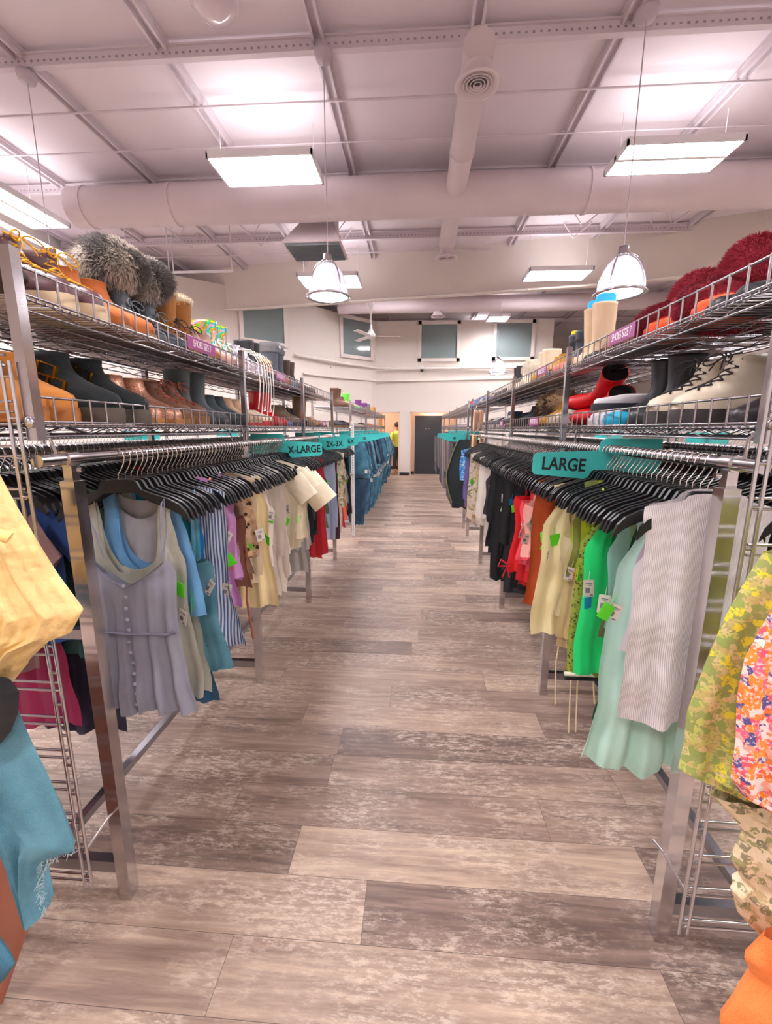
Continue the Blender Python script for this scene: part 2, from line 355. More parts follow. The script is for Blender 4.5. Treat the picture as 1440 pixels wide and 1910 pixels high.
# black door
mb = MB(); mb.bb((-.035, 14.6, .01), (.855, 14.65, 1.945)); d = struct('door_1', mb, mat('door_black', srgb(44, 46, 52), .5))
mb = MB(); mb.tube([(.79, 14.58, .98), (.79, 14.55, .98), (.69, 14.55, .98)], .011); mb.lathe([(.0, 0), (.026, .0), (.026, .012), (0, .012)], (.79, 14.59, .98), 14); mb.build('door_handle', chrome_d, d)
mb = MB(); mb.box((.34, 14.595, 1.52), (.05, .006, .02)); mb.box((.42, 14.595, 1.53), (.035, .006, .02)); mb.box((.47, 14.595, 1.53), (.02, .006, .03)); mb.build('door_sign', chrome_d, d)
# half-open orange-toned panel in the left doorway
mb = MB(); mb.bb((-1.235, 14.5, .01), (-1.16, 15.2, 2.0)); struct('door_2', mb, mat('door_orange', srgb(236, 170, 96), .5))

# windows in the curved wall
glass_d = mat('window_glass', srgb(128, 142, 144), .08, coat=.5)
def window(idx, a, b, z0, z1):
    a = Vector((a[0], a[1], 0)); b = Vector((b[0], b[1], 0)); d = (b-a).normalized(); n = Vector((d.y, -d.x, 0)); L = (b-a).length
    rot = Matrix(((d.x, -n.x, 0), (d.y, -n.y, 0), (0, 0, 1)))
    mb = MB(); fw = .1
    for (x0, x1, y0, y1) in ((0, fw, z0, z1), (L-fw, L, z0, z1), (0, L, z0, z0+fw), (0, L, z1-fw, z1)):
        mb.box(a+d*(x0+x1)/2+n*.035+Vector((0, 0, (y0+y1)/2)), (x1-x0, .05, y1-y0), 0, rot)
    o = struct('window_%d' % idx, mb, mat('window_trim', srgb(226, 216, 210), .5))
    mb = MB(); mb.box(a+d*L/2+n*.022+Vector((0, 0, (z0+z1)/2)), (L-2*fw, .016, z1-z0-2*fw), 0, rot)
    mb.build('pane', glass_d, o)
def on(seg, t):
    a, b = path[seg], path[seg+1]; return (a[0]+(b[0]-a[0])*t, a[1]+(b[1]-a[1])*t)
window(1, on(1, -.02+.05), on(1, .93), 3.6, 4.8)
window(2, on(3, .12), on(3, 1.0), 3.6, 4.8)
window(3, (0.03, 14.2), (1.33, 14.2), 3.6, 4.8)
window(4, (2.33, 14.2), (3.6, 14.2), 3.62, 4.8)
# rail and soft shelf band below the windows
mb = MB(); mb.tube([(-3.25, 11.75, 3.45), (-2.3, 12.95, 3.42), (-1.3, 14.02, 3.4), (0, 14.12, 3.38), (3.9, 14.12, 3.4)], .035)
struct('trim_2', mb, mat('trim_white', srgb(232, 226, 220), .5))
mb = MB(); mb.tube([(-3.1, 12.0, 3.0), (-2.3, 13.05, 3.0), (-1.3, 14.1, 3.02), (0, 14.19, 3.02), (3.9, 14.19, 3.1)], .03)
struct('trim_3', mb, wall_m)

# bulkhead across the store
mb = MB(); bp = [(-7.15, 10.95), (-3.4, 10.4), (-.45, 9.93), (3.7, 9.25), (8.0, 7.9)]
for i in range(4): wallseg(mb, bp[i], bp[i+1], 4.28, CEIL, .15)
struct('wall_bulkhead', mb, wall_m)
mb = MB()
for i in range(4):
    a, b = bp[i], bp[i+1]; mb.tube([(a[0], a[1]-.03, 4.28), (b[0], b[1]-.03, 4.28)], .022, 6)
struct('trim_4', mb, mat('trim_white', None))

# ceiling steel: lengthwise beams (pairs of flanges), cross beams with perforations
mb = MB()
for x in (-6.9, -5.45, -4.0, -2.52, -.98, .5, 1.85, 3.35, 4.9, 6.4):
    for dx in (-.045, .045): mb.bb((x+dx-.012, -4.1, CEIL-.09), (x+dx+.012, 18.7, CEIL-.002))
    mb.bb((x-.07, -4.1, CEIL-.035), (x+.07, 18.7, CEIL-.001))
struct('trim_5', mb, beam_m)
mb = MB()
for y in (-1.0, 1.1, 3.0, 4.78, 7.0, 8.9, 11.6, 13.6, 15.6):
    mb.bb((-7.1, y-.01, CEIL-.15), (7.9, y+.01, CEIL-.04)); mb.bb((-7.1, y-.032, CEIL-.16), (7.9, y+.032, CEIL-.145)); mb.bb((-7.1, y-.032, CEIL-.05), (7.9, y+.032, CEIL-.035))
    for k in range(220):
        x = -7+.068*k; mb.box((x, y-.0115, CEIL-.1), (.022, .004, .016), 1)
struct('trim_6', mb, [beam_m, mat('hole_dark', srgb(160, 149, 158), .8)])
mb = MB()
for y, r in ((5.45, .012), (6.15, .009), (9.6, .012), (2.2, .012)): mb.tube([(-7.1, y, CEIL-.11), (7.9, y+.05, CEIL-.11)], r, 6)
struct('trim_7', mb, beam_m)
# open web joists at the far right and left
mb = MB()
for x in (2.6, 4.1, 5.65, -1.75, -4.7, -3.3):
    for y in (8.3, 8.75):
        mb.tube([(x, y, CEIL-.03), (x+.25, y+.2, CEIL-.2), (x+.5, y, CEIL-.03)], .012, 5)
struct('trim_8', mb, beam_m)

# ducts
def duct(label, pts, r, rings_at=()):
    mb = MB(); mb.tube(pts, r, 28)
    a = Vector(pts[0]); b = Vector(pts[-1]); n = int((b-a).length/.09)
    for k in range(n): 
        c = a.lerp(b, (k+.5)/n); d = (b-a).normalized()*.004; mb.tube([c-d, c+d], r+.004, 28, cap=False)
    root = tag(mb.build('air_duct', duct_m), label, 'duct')
    for t in rings_at:
        c = a.lerp(b, t); d = (b-a).normalized()*.02; q = MB(); q.tube([c-d, c+d], r+.014, 28); q.build('collar', duct_m, root)
    return root
duct('wide white round duct crossing the ceiling from side to side', [(-5.1, 6.75, 4.72), (6.8, 6.75, 4.72)], .26, (.02, .13, .62))
duct('slim white round duct running lengthwise with round diffusers at its ends', [(.49, 4.35, 4.72), (.49, 8.35, 4.72)], .135, (.35, .62))
duct('white round duct beyond the bulkhead above the fitting rooms', [(-2.2, 12.6, 4.86), (7.5, 12.6, 4.86)], .21, (.3,))
for i, (x, y, z, lab) in enumerate([(.49, 4.42, 4.5, 'round slotted ceiling diffuser at the near end of the slim duct'), (.49, 8.3, 4.5, 'round slotted ceiling diffuser at the far end of the slim duct'), (.55, 12.6, 4.58, 'small round diffuser under the duct beyond the bulkhead')]):
    t = thing('round_diffuser', lab, 'air vent', (x, y, z))
    mb = MB(); mb.lathe([(.12, .1), (.125, .03), (.19, -.02), (.2, -.035), (.17, -.04), (.135, -.02), (.0, .0)], n=32); mb.build('body', duct_m, t)
    mb = MB()
    for r in (.12, .09, .06, .03): mb.lathe([(r-.004, -.028), (r+.008, -.04), (r+.01, -.036), (r, -.02)], n=28)
    mb.lathe([(0, -.012), (.13, -.012)], n=28, m=1); mb.build('slot_rings', [duct_m, mat('vent_dark', srgb(110, 100, 110), .7)], t)
# square hood vent
t = thing('square_vent_hood', 'white square vent hood with grey grille hanging below the wide duct', 'air vent', (-1.62, 7.35, 4.5))
mb = MB(); 
def frus(x0, y0, z0, a0, x1, y1, z1, a1):
    return [[(x0+sx*a0, y0+sy*a0*.8, z0) for sx, sy in ((-1, -1), (1, -1), (1, 1), (-1, 1))], [(x1+sx*a1, y1+sy*a1*.8, z1) for sx, sy in ((-1, -1), (1, -1), (1, 1), (-1, 1))]]
mb.rings(frus(0, 0, -.22, .46, .05, .05, .12, .27), 0, True, False); mb.rings(frus(.05, .05, .12, .27, .05, .05, .69, .27), 0, True, False); mb.build('hood', duct_m, t)
mb = MB(); mb.box((0, 0, -.226), (.84, .66, .012)); 
for k in range(14): mb.box((0, -.31+.048*k, -.238), (.82, .006, .016))
mb.build('grille', mat('grille_grey', srgb(128, 136, 144), .5), t)

# fluorescent high-bay troffers
def troffer(x0, x1, y0, y1, z, label, ntube=6, along='X', group=None, light=True, e_=1.0):
    cx, cy = (x0+x1)/2, (y0+y1)/2; W_, D_ = x1-x0, y1-y0
    t = thing('ceiling_light', label, 'ceiling light', (cx, cy, z), 0, group)
    mb = MB(); h = .055; e = .02
    mb.bb((-W_/2, -D_/2, h), (W_/2, D_/2, h+.02))
    for s in (-1, 1):
        mb.box((s*(W_/2-e/2), 0, h/2), (e, D_, h)); mb.box((0, s*(D_/2-e/2), h/2), (W_, e, h))
        mb.tube([(s*(W_/2-.05), 0, h+.02), (s*(W_/2-.05), 0, CEIL-z-.2)], .004, 5)
    if ntube < 6: mb.box((0, 0, .03), (W_ if along == 'X' else .05, .05 if along == 'X' else D_, .05))
    mb.build('housing', reflector, t)
    mb = MB(); off = [(-.5+(k+.5)/ntube) for k in range(ntube)]
    if ntube == 4: off = [-.36, -.18, .18, .36]
    for u in off:
        mb = MB()
        if along == 'X': mb.tube([(-W_/2+.04, u*(D_-.06), .03), (W_/2-.04, u*(D_-.06), .03)], .016, 8)
        else: mb.tube([(u*(W_-.06), -D_/2+.04, .03), (u*(W_-.06), D_/2-.04, .03)], .016, 8)
        mb.build('lamp_tube', tubeglow, t)
    if light:
        ld = bpy.data.lights.new('tube_light', 'AREA'); ld.shape = 'RECTANGLE'; ld.size = W_-.08; ld.size_y = D_-.08; ld.energy = e_*TROFFER_W*W_*D_/.74; ld.color = LIGHT_COL
        lo = bpy.data.objects.new('tube_light', ld); COL.objects.link(lo); lo.parent = t; lo.location = (0, 0, h-.006)
        # area light added above the closed housing to brighten the ceiling
        ld = bpy.data.lights.new('ceiling_fill', 'AREA'); ld.shape = 'RECTANGLE'; ld.size = W_*.9; ld.size_y = D_*.9; ld.energy = e_*CEIL_FILL_W*W_*D_/.74; ld.color = LIGHT_COL
        lo = bpy.data.objects.new('ceiling_fill', ld); COL.objects.link(lo); lo.parent = t; lo.location = (0, 0, h+.03); lo.rotation_euler = (PI, 0, 0)
troffer(-2.42, -1.2, 5.35, 5.97, 4.52, 'bright rectangular tube light left of centre, before the wide duct')
troffer(2.22, 3.44, 5.42, 6.02, 4.52, 'bright twin-bank tube light on the right, before the wide duct', 4)
troffer(-2.29, -1.13, 8.6, 9.35, 4.33, 'tube light behind the left glass pendant, before the bulkhead')
troffer(2.0, 3.14, 8.55, 9.13, 4.32, 'wide tube light left of the right pendant, before the bulkhead')
troffer(-5.9, -5.28, 5.6, 6.85, 4.5, 'tube light at the far left edge, set lengthwise', 4, 'Y')
troffer(2.0, 2.6, 13.0, 13.6, 4.62, 'small bright tube light above the fitting-room wall, upper of two', 2)
troffer(1.75, 2.35, 15.3, 15.9, 4.9, 'small bright tube light above the fitting-room wall, lower of two', 2)
for i, (x, y) in enumerate([(-1.8, 1.5), (2.8, 1.5), (-1.8, -2.4), (2.8, -2.4), (-5.6, 1.5), (6.6, 1.5), (6.6, 5.7)]):
    troffer(x-.6, x+.6, y-.3, y+.3, 4.52, 'tube light of the same ceiling grid, above and behind the view', 6, 'X', 'ceiling lights outside the view')
for x, y in ((-.7, 11.5), (3.0, 11.5)): troffer(x-.6, x+.6, y-.26, y+.26, 4.97, 'added tube light, unseen above the bulkhead edge, brightening the back wall', 6, 'X', 'added fill lights behind the bulkhead', True, .5)  # extra fixtures added out of sight to brighten the fitting-room wall
for x, y, z, w_, e_, lab in ((-1.4, 15.3, 2.58, .5, 14, 'added square fill panel, unseen in the corridor ceiling behind the left doorway'), (.55, 14.46, 2.38, .22, 5, 'small added fill panel, unseen in the recess above the black door')):  # unseen panels added to brighten the dark corridor and door recess
    t = thing('fill_panel', lab, 'ceiling light', (x, y, z)); mb = MB(); mb.box((0, 0, 0), (w_, w_*.8, .03)); mb.build('panel', tubeglow, t)
    ld = bpy.data.lights.new('fill_panel_glow', 'AREA'); ld.shape = 'RECTANGLE'; ld.size = w_; ld.size_y = w_*.8; ld.energy = e_; ld.color = (1, .86, .7)
    lo = bpy.data.objects.new('fill_panel_glow', ld); COL.objects.link(lo); lo.parent = t; lo.location = (0, 0, -.02)
# long strip light on the left
a = at(0, 415, X=-6.6); b = at(190, 505, X=-6.6)
mb = MB(); mb.tube([(-6.6, a.y-1.5, a.z), (-6.6, min(b.y, 9.9), a.z-.02)], .04, 8, 0); s_ = tag(mb.build('strip_light', mat('strip_glow', srgb(255, 250, 255), .5, emit=((1, .9, 1, 1), 2.2))), 'long thin glowing strip light along the left wall', 'strip light')

# glass pendants
glow_glass = mat('prismatic_glass', srgb(196, 190, 214), .12, emit=((.93, .9, 1, 1), .3), coat=.6)
bulb_m = mat('bulb_glow', srgb(255, 255, 255), .4, emit=((1, .97, 1, 1), 8))
def pendant(x, y, z, label, s=1.0, light=True):
    t = thing('pendant_lamp', label, 'pendant lamp', (x, y, z))
    mb = MB(); mb.lathe([(.205*s, 0), (.2*s, .06*s), (.185*s, .13*s), (.16*s, .2*s), (.125*s, .26*s), (.085*s, .295*s), (.055*s, .31*s)], n=36); mb.lathe([(.195*s, .004), (.19*s, .06*s), (.175*s, .13*s), (.15*s, .2*s), (.11*s, .255*s), (.06*s, .3*s)], n=36)
    mb.build('glass_shade', glow_glass, t)
    mb = MB(); R_ = .205*s; mb.tube([(R_*cos(k*PI/20), R_*sin(k*PI/20), 0) for k in range(41)], .013*s, 8, cap=False); mb.tube([((R_+.022*s)*cos(k*PI/20), (R_+.022*s)*sin(k*PI/20), -.004) for k in range(41)], .009*s, 8, cap=False)
    mb.build('ring', chrome, t)
    for k in range(4):
        a = PI/4+k*PI/2; q = MB(); q.tube([(cos(a)*r*s, sin(a)*r*s, z_*s) for r, z_ in ((.215, .0), (.213, .07), (.195, .15), (.165, .225), (.12, .29), (.07, .325), (.04, .34))], .0075*s, 6); q.build('rib', chrome, t)
    mb = MB(); mb.lathe([(.0, .3*s), (.06*s, .3*s), (.065*s, .33*s), (.05*s, .35*s), (.045*s, .4*s), (.02*s, .405*s), (.0, .41*s)], n=20); mb.build('cap', chrome, t)
    mb = MB(); mb.lathe([(0, .07*s), (.05*s, .09*s), (.06*s, .14*s), (.04*s, .2*s), (.025*s, .27*s)], n=16); mb.build('bulb', bulb_m, t)
    mb = MB(); mb.tube([(0, 0, .4*s), (0, 0, CEIL-z-.2)], .005, 6); mb.lathe([(0, CEIL-z-.28), (.07, CEIL-z-.27), (.09, CEIL-z-.22), (.09, CEIL-z-.19), (0, CEIL-z-.19)], n=16); mb.build('cord', mat('cord_grey', srgb(190, 180, 190), .5), t)
    if light:
        ld = bpy.data.lights.new('lamp_light', 'POINT'); ld.energy = PENDANT_W; ld.shadow_soft_size = .06; ld.color = LIGHT_COL
        lo = bpy.data.objects.new('lamp_light', ld); COL.objects.link(lo); lo.parent = t; lo.location = (0, 0, .02)
pendant(-.925, 4.72, 2.86, 'glowing glass bell pendant hanging nearest the middle of the aisle')
pendant(1.9, 4.5, 2.78, 'glowing glass bell pendant hanging above the right-hand shoe shelves')
pendant(-3.95, 4.78, 3.0, 'glass bell pendant half hidden behind boots on the left shelf')
pendant(2.0, 11.2, 2.87, 'small far glass bell pendant in front of the fitting-room wall')
# ceiling fan
t = thing('ceiling_fan', 'white three-blade ceiling fan in front of the fitting-room window', 'ceiling fan', (-1.13, 11.0, 3.74))
mb = MB(); mb.lathe([(0, -.07), (.06, -.06), (.11, -.02), (.11, .04), (.07, .09), (.035, .16), (.02, .25), (0, .25)], n=24); mb.build('motor', white_pl, t)
mb = MB(); mb.tube([(0, 0, .2), (0, 0, CEIL-3.74)], .016); mb.lathe([(0, .62), (.03, .62), (.07, .72), (.08, .78), (0, .78)], n=16); mb.build('downrod', white_pl, t)
for k in range(3):
    a = .12+k*2*PI/3; R_ = Matrix.Rotation(a, 3, 'Z')@Matrix.Rotation(.15, 3, 'X'); mb = MB(); mb.box(R_@Vector((.42, 0, 0)), (.6, .13, .008), 0, R_); mb.box(R_@Vector((.12, 0, 0)), (.1, .03, .012), 0, R_); mb.build('blade', white_pl, t)
# dome cameras
for p, lab in (((615, 686), 'small white dome camera on the curved wall left of centre'), ((787, 690), 'small dark dome camera on the wall above the black door')):
    q = at(p[0], p[1], Y=13.4 if p[0] < 700 else 13.95)
    if p[0] < 700: q = at(p[0], p[1], Y=12.9)
    t = thing('dome_camera', lab, 'security camera', q)
    mb = MB(); mb.tube([(0, 0, .03), (0, 0, .3)], .014); mb.lathe([(0, .1), (.05, .1), (.06, .05), (.06, .02)], n=18); mb.build('mount', white_pl, t)
    mb = MB(); mb.lathe([(.055, .02), (.052, -.02), (.03, -.05), (0, -.06)], n=18); mb.build('dome', mat('dark_dome', srgb(60, 54, 60), .15), t)
t = thing('dome_mirror', 'clear dome cover on the ceiling at the upper left', 'security camera', at(397, 2, Z=CEIL-.05))
mb = MB(); mb.lathe([(.2, .04), (.19, -.03), (.14, -.09), (.06, -.12), (0, -.125)], n=28); mb.build('dome', mat('clear_dome', srgb(222, 208, 216), .1, coat=.4), t); mb = MB(); mb.lathe([(.215, .05), (.215, 0), (.19, 0)], n=28); mb.build('rim', duct_m, t)
# hanging sign frames on the left
def frame(x0, x1, y, z, label):
    t = thing('hanging_frame', label, 'sign frame', ((x0+x1)/2, y, z)); h = (x1-x0)/2
    for s in (-1, 1):
        mb = MB(); mb.tube([(s*h, 0, 0), (s*h, 0, CEIL-z)], .01, 6); mb.build('rod', white_pl, t)
    mb = MB(); mb.box((0, 0, 0), (2*h+.03, .03, .035)); mb.build('bar', white_pl, t)
p0 = at(324, 508, Y=8); p1 = at(433, 508, Y=8); frame(p0.x, p1.x, 8, p0.z, 'empty white hanging bar on two rods, upper left of the bulkhead')
p0 = at(240, 508, Y=8); p1 = at(316, 508, Y=8); frame(p0.x, p1.x, 8, p0.z, 'white hanging bar partly hidden by the grey fur boot cuffs')

# ================================================================== RACKS AND SHELVES
XL, XR = -.926, .761
PY = [1.09, 2.31, 3.53, 4.78]
RZ = 1.437
def rack(X, sgn, ys, label, gap=.54, mids=True, lower=False, sleeve=True, simple=False):
    """double-rail garment rack along Y; sgn = +1 when the aisle lies on its +X side"""
    t = thing('garment_rack', label, 'clothes rack', (X, ys[0], 0)); y0 = ys[0]; XB = -sgn*gap
    for xx, nm in ((0, 'hang_rail'), (XB, 'hang_rail')):
        mb = MB(); mb.tube([(xx, -.1, RZ), (xx, ys[-1]-y0+.1, RZ)], .0165, 12); mb.build(nm, chrome_d if xx else chrome, t)
    for i, y in enumerate(ys):
        for xx in (0, XB):
            mb = MB(); mb.bb((xx-.02, y-y0-.02, .0), (xx+.02, y-y0+.02, RZ-.06)); mb.bb((xx-.0125, y-y0-.0125, RZ-.3), (xx+.0125, y-y0+.0125, RZ-.018))
            mb.tube([(xx, y-y0-.02, RZ), (xx, y-y0+.02, RZ)], .021, 12)
            mb.build('leg', leg_m, t)
            if i == 0 and not simple:
                q = MB(); q.tube([(xx+sgn*.021, y-y0, RZ-.03), (xx+sgn*.034, y-y0, RZ-.03)], .007, 8); q.build('clamp_screw', chrome, t)
        mb = MB(); mb.bb((XB+.02*sgn, y-y0-.015, .1), (-.02*sgn, y-y0+.015, .14)); mb.build('cross_bar', chrome_d, t)
        if not simple:
            mb = MB(); mb.bb((XB+.01*sgn, y-y0-.012, RZ-.52), (-.02*sgn, y-y0+.012, RZ-.49)); mb.build('cross_bar', chrome_d, t)
    mb = MB(); mb.bb((XB/2-.015, 0, .1), (XB/2+.015, ys[-1]-y0, .13)); mb.build('base_bar', chrome_d, t)
    # shelf posts rising above the rail
    for i, y in enumerate(ys):
        for xx in (0, XB):
            mb = MB(); w_ = .0135 if i == 0 else .012
            yy = y-y0-(.09 if i == 0 else 0)
            mb.bb((xx-w_, yy-w_, RZ+.05 if i == 0 else RZ+.0), (xx+w_, yy+w_, 1.92)); mb.build('shelf_post', leg_m if i == 0 else wire, t)
            if i == 0:
                q = MB(); q.lathe([(0, 0), (.014, .0), (.014, .008), (0, .008)], n=16); o = q.build('bolt', chrome, t); o.rotation_euler = (PI/2, 0, 0); o.location = (xx, yy-w_, 1.53)
    # shelf support hooks on the rail
    for y in (ys if simple else [ys[0]-.02, (ys[0]+ys[1])/2+.45]+list(ys[1:])):
        mb = MB(); mb.tube([(0, y-y0-.02, RZ+.016), (-.004, y-y0-.03, RZ+.06), (0, y-y0-.045, RZ+.075)], .004, 6); mb.build('shelf_hook', chrome, t)
    return t
def shelf_bay_mesh(L, D, wires=True, step=.026):
    """wire shelf: deck wires run front to back; local x = back (0 front .. -D), y = 0..L"""
    deck = MB(); lip = MB()
    n = int(L/step)
    for k in range(n+1):
        y = L*k/n; deck.tube([(.006, y, -.006), (-D, y, .0)], .0022, 4 if not wires else 5)
    for x in (-.0, -D*.33, -D*.66, -D):
        deck.tube([(x, 0, -.008), (x, L, -.008)], .0032, 6); deck.tube([(x, 0, -.034), (x, L, -.034)], .003, 6)
        m = int(L/.1)
        deck.tube([(x, L*k/m, -.008 if k % 2 else -.034) for k in range(m+1)], .002, 4)
    lip.tube([(0, 0, .062), (0, L, .062)], .0036, 6); lip.tube([(0, 0, .002), (0, L, .002)], .0036, 6)
    m = int(L/.061)
    for k in range(m+1): lip.tube([(0.002, L*k/m, -.002), (0.002, L*k/m, .066)], .0029, 6)
    return deck.mesh('shelf_deck', wire), lip.mesh('shelf_lip', wire)
_bay = {}
def wire_shelf(X, sgn, y0, y1, z, label, D=.54):
    key = (round(y1-y0, 2), D)
    if key not in _bay: _bay[key] = shelf_bay_mesh(y1-y0, D)
    t = thing('wire_shelf', label, 'wire shelf', (X, y0, z))
    for nm, me in zip(('shelf_deck', 'shelf_lip'), _bay[key]):
        o = obj(nm, me, t); o.scale = (sgn, 1, 1)
    return t
ZU, ZD = 1.825, 1.53
rack(XL, 1, PY, 'chrome garment rack along the left of the aisle, nearest run')
rack(XR, -1, PY+[6.05], 'chrome garment rack along the right of the aisle, nearest run')
bays = {'first': (0, 1), 'second': (1, 2), 'third': (2, 3)}
for sd, X, sg in (('left', XL, 1), ('right', XR, -1)):
    for nm, (i, j) in bays.items():
        a, b = PY[i]+(-.09 if i == 0 else .003), PY[j]-.003
        for z, tier in ((ZU, 'upper'), (ZD, 'lower')): wire_shelf(X, sg, a, b, z, f'{tier} chrome wire shoe shelf, {nm} bay from the camera on the {sd}')
for z, tier in ((ZU, 'upper'), (ZD, 'lower')): wire_shelf(XR, -1, 4.783, 6.05, z, f'{tier} chrome wire shoe shelf, last bay of the near right run')
# far runs
FYL = [6.2, 8.0, 9.8, 11.6, 12.9]; FYR = [6.55, 8.3, 10.1, 11.9, 13.0]
rack(XL, 1, FYL, 'garment rack of folded jeans at the far left of the aisle', simple=True)
rack(XR, -1, FYR, 'garment rack of trousers at the far right of the aisle', simple=True)
for sd, X, sg, F_ in (('left', XL, 1, FYL), ('right', XR, -1, FYR)):
    for i in range(4):
        for z, tier in ((ZU, 'upper'), (ZD, 'lower')): wire_shelf(X, sg, F_[i], F_[i+1]-.004, z, f'{tier} wire shoe shelf, {["first", "second", "third", "last"][i]} bay of the far {sd} run')
# tall white perforated upright at the start of the far left run
t = thing('slotted_upright', 'tall white slotted upright post at the start of the jeans run', 'post', (XL+.05, 5.95, 0))
mb = MB(); mb.bb((-.02, -.02, 0), (.02, .02, 1.62)); mb.build('post', white_pl, t)
mb = MB()
for k in range(44): mb.box((0, -.0205, .1+.034*k), (.008, .002, .016))
mb.build('slots', mat('slot_dark', srgb(90, 86, 90), .8), t)

# end frame ladders
def ladder(X, Y, sgn, label):
    t = thing('grid_ladder', label, 'display ladder', (X, Y, .17)); Wd = .5; H_ = 1.5
    for x in (0, sgn*Wd):
        mb = MB()
        for d in (-.011, .011): mb.tube([(x+d, 0, 0), (x+d, 0, H_)], .0045, 8)
        for k in range(16): mb.tube([(x-.011, 0, .04+k*.095), (x+.011, 0, .04+k*.095)], .0035, 6)
        mb.build('side_rail', chrome, t)
    for k in range(15):
        z = .02+k*.105
        for d in (0, .024):
            mb = MB() if d == 0 else mb; mb.tube([(0, .004, z+d), (sgn*Wd, .004, z+d)], .0035, 6)
        mb.build('rung', chrome, t)
    mb = MB(); mb.tube([(0, 0, .12), (-sgn*.02, .09, .16), (-sgn*.035, .12, .17)], .004, 6); mb.build('mounting_hook', chrome, t)
    return t
ladder(-.954, .975, -1, 'chrome wire ladder rack at the left rack end behind the yellow jacket')
ladder(.745, .975, 1, 'chrome wire ladder rack at the right rack end behind the floral blouses')

# ================================================================== HANGERS
def hanger_mesh():
    mb = MB(); top = []; bot = []
    prof = [(0, -.08, -.122), (.045, -.081, -.122), (.056, -.086, -.124), (.07, -.112, -.136), (.1, -.124, -.152), (.15, -.14, -.172), (.185, -.158, -.19), (.205, -.18, -.207), (.214, -.206, -.216)]
    full = [(-x, a, b) for x, a, b in prof[:0:-1]]+prof
    poly = [(x, a) for x, a, b in full]+[(x, b) for x, a, b in full[::-1]]
    # ribbed profile: wide flanges with thin web
    n = len(full)
    for y0, y1 in ((-.0055, .0055),):
        A = [(x, y0, a) for x, a, b in full]; B = [(x, y1, a) for x, a, b in full]; C = [(x, y1, b) for x, a, b in full]; D = [(x, y0, b) for x, a, b in full]
        fs = []
        for i in range(n-1):
            for p, q in ((0, n), (n, 2*n), (2*n, 3*n), (3*n, 0)): fs.append((p+i, p+i+1, q+i+1, q+i))
        fs += [(0, n, 2*n, 3*n), (n-1, 4*n-1, 3*n-1, 2*n-1)]
        mb.add(A+B+C+D, fs, 0, False)
    return mb.mesh('hanger_body', black_pl)
def hook_mesh():
    mb = MB(); pts = [(.0, 0, -.09), (0, 0, -.062)]
    for k in range(11):
        a = -PI*.55+k*(PI*1.35)/10
        pts.append((.023*cos(a)*1.0, 0, -.005+.023*sin(a)))
    pts = [(.0, 0, -.09), (0, 0, -.065), (.012, 0, -.048), (.022, 0, -.03), (.026, 0, -.012), (.022, 0, .004), (.011, 0, .0145), (-.002, 0, .0165), (-.014, 0, .012), (-.021, 0, .001), (-.023, 0, -.01)]
    mb.tube(pts, .0018, 6); return mb.mesh('hook', mat('hook_steel', srgb(214, 208, 204), .22, 1))
HB, HK = hanger_mesh(), hook_mesh()
def hanger(x, y, rz, label, group, parts=True):
    o = obj('clothes_hanger', HB, None, (x, y, RZ+.0025)); o.rotation_euler = (random.uniform(-.03, .03), random.uniform(-.02, .02), rz); tag(o, label, 'hanger', group)
    if parts: obj('hook', HK, o)
    return o

# ================================================================== GARMENTS
def lerp_prof(prof, z):
    if z >= prof[0][0]: return prof[0][1]
    for (z0, w0), (z1, w1) in zip(prof, prof[1:]):
        if z >= z1:
            t = (z0-z)/(z0-z1); t = t*t*(3-2*t) if True else t
            return w0+(w1-w0)*t
    return prof[-1][1]
def garment_panels(prof, bottom, neck, sh0=-.112, slope=.24, thick=.015, fold=.008, kf=14, seed=1, nu=30, nv=26, hem=.006, flare=0, mock=0):
    """front and back cloth panels joined at the sides. prof: (z, half width) from shoulder down; neck=(half width, front depth, back depth)"""
    rnd = random.Random(seed); ph = [rnd.uniform(0, 6.28) for _ in range(6)]; mb = MB()
    for sd in (-1, 1):
        dep = neck[1] if sd < 0 else neck[2]; P = []
        for j in range(nv+1):
            v = j/nv; row = []
            for i in range(nu+1):
                u = -1+2*i/nu; u = math.copysign(abs(u)**.9, u)
                xt = u*prof[0][1]; ax = abs(xt)
                zs = sh0-slope*ax
                if ax < neck[0]: zs = sh0-slope*neck[0]-dep*((1-(ax/neck[0])**2)**.5 if len(neck) < 4 else (1-(ax/neck[0])**1.3))
                if mock and ax < neck[0]*1.15: zs += mock*(1-(ax/(neck[0]*1.15))**4)
                zb = bottom+hem*sin(5*u+ph[0])+hem*.6*sin(11*u+ph[1])
                z = zs+(zb-zs)*v**1.05
                hw = lerp_prof(prof, z); g = max(0, (sh0-z)/max(.2, sh0-bottom)); x = u*hw*(1+.05*sin(13*z+ph[5])*g)
                th = thick*(1-abs(u)**2.4)*(0.55+.6*g)
                fo = fold*g*(sin(kf*u+ph[2]+1.2*g)+.5*sin(kf*1.9*u+ph[3]))*(1+flare*g)+.004*sin(7*z/.2+ph[4])*g
                row.append((x, sd*th+fo, z+(.002*sin(9*u)*g)))
            P.append(row)
        if sd > 0: P = [r[::-1] for r in P]
        mb.grid(P)
    return mb
def add_sleeves(mb, x0, z0, dx, dz, r0=.075, r1=.068, flat=.16, seed=2, both=True):
    for s in ((-1, 1) if both else (1,)):
        rings = []; n = 14; m = 9
        for j in range(m):
            t = j/(m-1); cx = s*(x0+dx*t); cz = z0+dz*t; r = r0+(r1-r0)*t; dirx = Vector((dx*s, 0, dz)).normalized(); nrm = Vector((-dirx.z, 0, dirx.x))
            rings.append([Vector((cx, 0, cz))+nrm*cos(2*PI*k/n)*r+Vector((0, 1, 0))*(sin(2*PI*k/n)*r*flat+.004*sin(k*2.3+j)) for k in range(n)])
        mb.rings(rings, 0, False)
